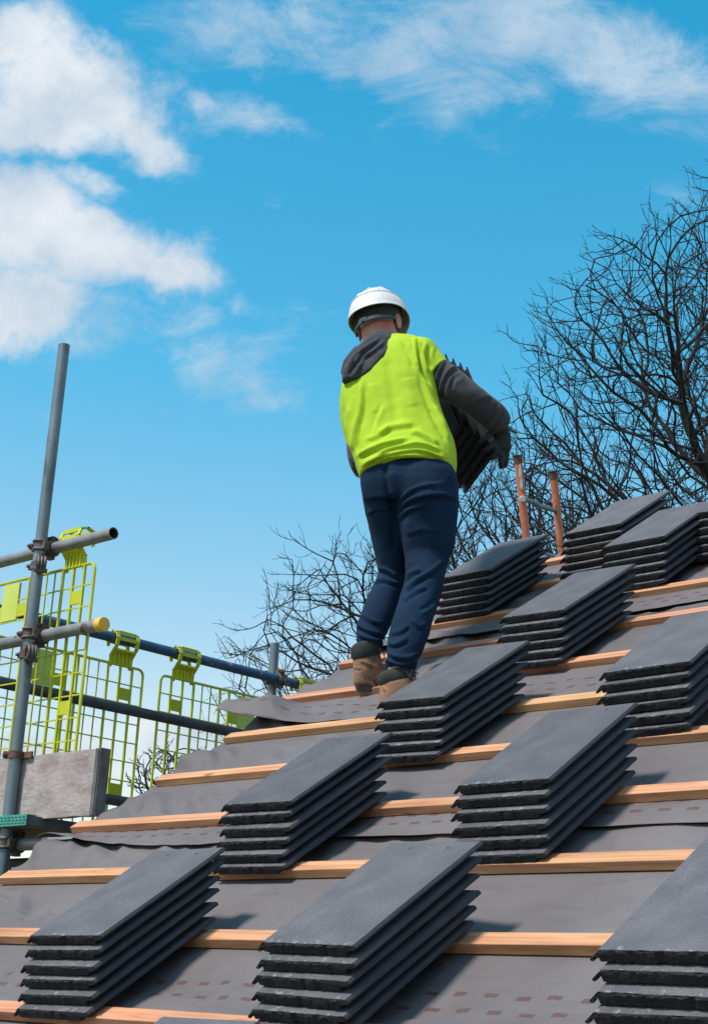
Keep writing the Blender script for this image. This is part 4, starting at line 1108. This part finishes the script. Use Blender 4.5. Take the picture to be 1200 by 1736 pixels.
def hoodie():
    mb = MB()
    tz = -.03
    # collar round the neck
    loft(mb, [(624, 577, 668, 568, 6.775, .062), (620, 585, 676, 577, 6.765, .070), (618, 596, 684, 585, 6.75, .075)], sub=2)
    # hood lying over the left shoulder blade
    zb_ = lambda py: Zt(py) - .085
    loft(mb, [(628, 575, 668, 571, zb_(575) + .040, .045), (612, 588, 666, 581, zb_(588) + .010, .050), (598, 601, 653, 598, zb_(602) - .006, .052), (587, 616, 636, 614, zb_(616), .052), (580, 632, 622, 630, zb_(632), .048), (580, 648, 604, 646, zb_(646) + .006, .035)])
    mb.tube([at(664, 574, 6.675), at(655, 588, 6.615), at(641, 606, 6.570), (at(624, 626, 6.545)), at(604, 641, 6.55), at(586, 646, 6.575)], [.020, .024, .028, .030, .028, .020], 14)
    mb.tube([at(628, 583, 6.68), at(606, 596, 6.64), at(590, 616, 6.60), at(584, 636, 6.60)], [.020, .024, .024, .018], 14)
    me = fuse(mb, .0055, 3)
    S = fold([(652, 578), (636, 592), (618, 606), (604, 628), (596, 640)], .010, 4, 6) + fold([(640, 576), (620, 588), (600, 604), (590, 622)], .008, 3.5, 5) + [([(662, 584), (644, 606), (622, 630), (600, 640)], .006, 5), ([(628, 600), (614, 610), (600, 622)], -.008, 4)]
    S += fold([(612, 600), (604, 612), (608, 622)], .006, 3, 4)
    sculpt(me, S, .0022, 16, 2); piece('hood', me, 'hoodie', man)
    # right sleeve, cuff at the wrist
    mb = MB()
    loft(mb, [(722, 636, 748, 604, 6.63, .050), (731, 656, 766, 617, 6.60, .060), (744, 672, 783, 630, 6.58, .060), (762, 684, 801, 645, 6.565, .060), (780, 694, 818, 659, 6.56, .057), (797, 706, 835, 672, 6.575, .053), (812, 717, 850, 684, 6.60, .050), (825, 727, 860, 697, 6.63, .046), (832, 732, 863, 706, 6.645, .042), (835, 735, 862, 713, 6.652, .038)], sub=3)
    me = fuse(mb, .0055, 3)
    S = fold([(752, 611), (742, 632), (736, 658)], .008, 4, -6) + fold([(776, 620), (761, 628), (749, 648), (745, 668)], .010, 4, -6) + fold([(764, 636), (758, 658), (760, 676)], .008, 4, -6) + fold([(786, 640), (772, 650), (768, 664)], .003, 4)
    S += fold([(846, 688), (836, 706), (826, 722)], .006, 3.5, 5) + fold([(836, 680), (824, 700), (816, 716)], .004, 4, 5) + fold([(800, 690), (815, 676), (832, 672)], .003, 5) + fold([(858, 698), (848, 714), (838, 728)], .004, 3, 4)
    sculpt(me, S, .0026, 15, 5); piece('sleeve', me, 'hoodie', man)
    mb = MB(); a, b, c = at(*SL), at(*EL_L), at(*WR_L)
    loft(mb, [(587, 745, 618, 745, 6.56, .052), (588, 768, 620, 766, 6.50, .056), (592, 788, 632, 782, 6.48, .058), (602, 806, 650, 782, 6.50, .052)], sub=3)
    mb.tube([at(612, 786, 6.48), at(640, 796, 6.59), at(668, 800, 6.69), c], [.050, .047, .040, .034], 16)
    me = fuse(mb, .006, 4); sculpt(me, fold([(592, 775), (600, 784), (612, 786)], .005, 3, 4), .002, 15, 7); piece('sleeve', me, 'hoodie', man)
hoodie()
def gloves():
    for wh in 'RL':
        mb = MB(); hand(mb, wh, 1.0)
        palm = hand_fingers(wh)[0]; a = at(*palm[0]); b = at(*palm[1]); d = (b - a) / np.linalg.norm(b - a)
        mb.tube([a - d * .035, a - d * .01, a + d * .02], [.031, .033, .032], 16, flat=.85)
        me = fuse(mb, .0036, 3, .4); sculpt(me, [([(846, 722), (850, 738)], -.002, 3)], .0012, 40, 1); piece('glove', me, 'glove', man)
gloves()

def helmet():
    n, m_ = 128, 90; V = []; F = []
    C = hp(0, .004, .030)
    a_, b_, h_ = .1215, .1405, .142
    for j in range(m_ + 1):
        ph = (math.pi / 2) * (j / m_) ** 1.0
        for i in range(n):
            th = 2 * math.pi * i / n; cs, sn = math.cos(th), math.sin(th)
            r = 1.
            r *= 1 + (.045 if ph < .50 else .045 * math.exp(-((ph - .50) / .014)))             # lower band stands proud
            r *= 1 + .022 * math.exp(-(ph / .05) ** 2)
            x = cs * math.cos(ph); 
            ridge = sum(math.exp(-((x - c) / .10) ** 2) for c in (-.40, 0, .40)) * .030 * min(1, max(0, (ph - .58) / .12))
            r += ridge * (1 if sn > -.96 else 0)
            peak = max(0, sn) ** 6 * .032 * math.exp(-(ph / .16) ** 2)
            drop = -.020 * max(0, -sn) ** 2 * math.exp(-(ph / .5) ** 2) - .006 * max(0, sn) ** 2 * math.exp(-(ph / .3) ** 2)
            p = C + SHd * a_ * r * cs * math.cos(ph) ** .92 + FH * (b_ * r * sn * math.cos(ph) ** .92 + peak) + UH * (h_ * math.sin(ph) * r + drop)
            V.append(p)
    for j in range(m_):
        for i in range(n): F.append((j * n + i, j * n + (i + 1) % n, (j + 1) * n + (i + 1) % n, (j + 1) * n + i))
    me = mesh('hard_hat', V, F, M['helmet']); bm = bmesh.new(); bm.from_mesh(me); bmesh.ops.remove_doubles(bm, verts=bm.verts, dist=1e-4); bmesh.ops.recalc_face_normals(bm, faces=bm.faces); bm.to_mesh(me); bm.free(); me.polygons.foreach_set('use_smooth', [True] * len(me.polygons))
    me.set_sharp_from_angle(angle=math.radians(24))
    root = ob('hard_hat', me, man); md = root.modifiers.new('t', 'SOLIDIFY'); md.thickness = .0035; md.offset = -1
    mb = MB(); jb = int(.50 / (math.pi / 2) * m_); ringp = [V[jb * n + i] for i in range(n)] + [V[jb * n]]
    mb.tube([p + (p - C) * .004 for p in ringp], .0026, 8, cap=False); o = mb.build('rim_bead', M['helmet'], root, smooth=True)
    for c in (-.38, 0, .38):
        mb = MB(); pts = []
        for s in np.linspace(-.74, .74, 25):
            z_ = math.sqrt(max(0, 1 - c * c - s * s)); pts.append(C + (SHd * a_ * c + FH * b_ * s + UH * h_ * z_) * 1.018)
        rr_ = [.001 + .0062 * math.sin(math.pi * k / 24) ** .5 for k in range(25)]
        mb.tube(pts, rr_, 12); mb.build('crown_rib', M['helmet'], root, smooth=True)
    # headband and cradle inside
    mb = MB(); pts = [C + SHd * .086 * math.cos(t) + FH * .106 * math.sin(t) - UH * .004 for t in np.linspace(0, 2 * math.pi, 49)]
    for k in (-.010, 0, .010, .02): mb.tube([p + UH * k for p in pts], .0065, 8, cap=False)
    o = mb.build('headband', M['inner'], root); autosmooth(o, 60)
    mb = MB()
    ball(mb, C + UH * .022, SHd * .104, FH * .122, UH * .098, 28); o = mb.build('cradle', M['inner'], root); autosmooth(o, 60)
    # nape strap with buckle
    pts = []
    for k in range(17):
        t = math.radians(-172 + 150 * k / 16); 
        pts.append(hp(0, 0, 0) + SHd * (.092) * math.cos(t) * 1.08 + FH * (.112 * math.sin(t) - .004) + UH * (-.024 - .010 * math.sin(math.radians(180 * k / 16)) + .000 * k))
    mb = MB()
    for k in (-.0055, 0, .0055): mb.tube([p + UH * k for p in pts], .0048, 8)
    sp_ = mb.build('nape_strap', M['strap'], root); autosmooth(sp_, 60)
    mb = MB(); c = pts[7]; t_ = pts[8] - pts[6]; t_ /= np.linalg.norm(t_); o_ = np.cross(t_, UH); o_ /= np.linalg.norm(o_); o_ = o_ if o_ @ (c - HC) > 0 else -o_
    mb.box(c + o_ * .004, t_ * .020, UH * .0115, o_ * .004); mb.tube([c + o_ * .004 - t_ * .0 + o_ * .0, c + o_ * .014], .009, 12)
    o = mb.build('buckle', M['strap'], sp_); autosmooth(o, 40)
helmet()

def boots():
    for wh in 'LR':
        mb = MB(); so_ = MB(); co_ = MB()
        if wh == 'L':
            loft(mb, [(598, 1112, 644, 1106, 6.225, .048), (598, 1128, 647, 1122, 6.225, .052), (599, 1144, 650, 1140, 6.225, .056), (599, 1158, 650, 1155, 6.225, .054)])
            loft(co_, [(600, 1094, 642, 1090, 6.23, .046), (595, 1098, 645, 1092, 6.228, .050), (594, 1108, 646, 1101, 6.226, .052), (596, 1117, 646, 1107, 6.225, .050), (600, 1119, 643, 1110, 6.225, .046)], sub=2)
            h0 = at(624, 1146, 6.225)
        else:
            loft(mb, [(644, 1156, 704, 1144, 5.965, .050), (643, 1172, 706, 1160, 5.96, .054), (643, 1188, 706, 1180, 5.955, .058), (643, 1204, 704, 1200, 5.95, .056)])
            loft(co_, [(645, 1142, 699, 1133, 5.97, .046), (640, 1145, 703, 1136, 5.968, .051), (639, 1153, 705, 1143, 5.966, .053), (642, 1161, 705, 1148, 5.965, .051), (646, 1163, 700, 1152, 5.965, .047)], sub=2)
            h0 = at(675, 1192, 5.955)
        sd_ = np.cross(FOOT, ZD); sd_ /= np.linalg.norm(sd_); upf = np.cross(sd_, FOOT); upf = upf if upf[2] > 0 else -upf
        n = 18; V = []; F = []
        prof = [(-.045, .046, .040), (.0, .050, .050), (.05, .049, .050), (.10, .047, .042), (.15, .052, .034), (.19, .048, .030), (.215, .034, .024)]
        for f_, w_, hh in prof:
            c = h0 + FOOT * f_ + upf * (-.022 + hh * .35 - .010)
            for k in range(n):
                a = 2 * math.pi * k / n; V.append(c + sd_ * w_ * math.copysign(abs(math.cos(a)) ** .8, math.cos(a)) + upf * hh * math.copysign(abs(math.sin(a)) ** .8, math.sin(a)))
        for q in range(len(prof) - 1):
            for k in range(n): F.append((q * n + k, q * n + (k + 1) % n, (q + 1) * n + (k + 1) % n, (q + 1) * n + k))
        F.append(tuple(range(n))[::-1]); F.append(tuple((len(prof) - 1) * n + k for k in range(n))); mb.add(V, F)
        V = []; F = []
        for f_, w_, hh in [(-.049, .028, .020), (-.044, .040, .024), (-.02, .0475, .026), (.02, .050, .022), (.06, .048, .014), (.10, .048, .014), (.15, .053, .015), (.19, .050, .015), (.218, .034, .012), (.226, .018, .008)]:
            c = h0 + FOOT * f_ + upf * (-.040)
            for k in range(n):
                a = 2 * math.pi * k / n; V.append(c + sd_ * w_ * math.copysign(abs(math.cos(a)) ** .6, math.cos(a)) + upf * (hh if math.sin(a) > 0 else .013) * math.copysign(abs(math.sin(a)) ** .7, math.sin(a)))
        for q in range(9):
            for k in range(n): F.append((q * n + k, q * n + (k + 1) % n, (q + 1) * n + (k + 1) % n, (q + 1) * n + k))
        F.append(tuple(range(n))[::-1]); F.append(tuple(9 * n + k for k in range(n))); so_.add(V, F)
        me = fuse(mb, .0045, 3)
        if wh == 'L': sculpt(me, fold([(612, 1120), (630, 1128), (648, 1132)], .004, 3, 4) + fold([(600, 1132), (612, 1134)], .002, 2, 3), .0014, 22, 1)
        else: sculpt(me, fold([(650, 1168), (656, 1172), (658, 1184)], .003, 3, 4), .0014, 22, 4)
        b = piece('boot', me, 'tan', man)
        piece('sole', fuse(so_, .0045, 2), 'sole', b); piece('padded_collar', fuse(co_, .004, 3), 'boottrim', b)
        mb = MB()
        if wh == 'L':
            mb.tube([at(642, 1104, 6.18), at(650, 1107, 6.18), at(652, 1114, 6.18), at(648, 1119, 6.19), at(644, 1115, 6.19)], .0024, 6)
            mb.tube([at(644, 1100, 6.17), at(655, 1105, 6.19), at(650, 1111, 6.19)], .0022, 6)
        else:
            mb.tube([at(694, 1146, 5.91), at(700, 1136, 5.91), at(704, 1139, 5.91), at(709, 1143, 5.91)], .0026, 6)
            mb.tube([at(692, 1144, 5.905), at(698, 1150, 5.90), at(705, 1146, 5.905), at(698, 1142, 5.91), at(693, 1150, 5.905)], .0032, 6)
            mb.tube([at(690, 1138, 5.91), at(694, 1150, 5.905), at(700, 1154, 5.905)], .0036, 6)
        mb.build('lace', M['boottrim'], b)
    mb = MB(); c = at(638, 1155, 6.16)
    mb.tube([c + R_C[0] * .010 * math.cos(t) + R_C[1] * .010 * math.sin(t) for t in np.linspace(0, 2 * math.pi, 17)], .0035, 8, cap=False); mb.build('heel_loop', M['boottrim'], man)
boots()

# tiles carried in front of him
def carried():
    Lc = np.array([44., 134., -114.]); Lc /= np.linalg.norm(Lc)
    Wc = np.array([-62., 90., 0]); Wc[2] = -(Wc[:2] @ Lc[:2]) / Lc[2]; Wc /= np.linalg.norm(Wc)
    x = R_C.T @ Wc; y = R_C.T @ -Lc; z = np.cross(x, y)
    zN = R_C @ z
    cs = [(781, 722), (797, 730), (812, 738), (828, 746), (843, 754), (855, 761)]
    c0 = at(777, 711, 6.64)
    step = z * math.copysign(1, zN[0]) * .0375
    names = ['innermost against his belly', 'second from his belly', 'third from his belly', 'third from the outer side', 'second from the outer side', 'outermost under the glove']
    for k in range(6):
        me = TM[k % 6]
        q = c0 + step * k
        # keep the corners in their seen columns: small slide of each tile in its own plane
        tgt = at(cs[k][0], cs[k][1], float((R_C @ (q - CAM))[2])); dlt = tgt - q; dlt = dlt - z * (dlt @ z) ; q = q + dlt
        mw = Matrix.Identity(4)
        for i in range(3): mw[i][0] = x[i]; mw[i][1] = y[i]; mw[i][2] = z[i]; mw[i][3] = q[i] - (z[i] * TT if zN[0] < 0 else 0)
        o = ob('tile', me); o.matrix_world = mw; tag(o, f'dark concrete tile carried by the worker, {names[k]}', 'roof tile', 'tiles carried by the worker')
carried()
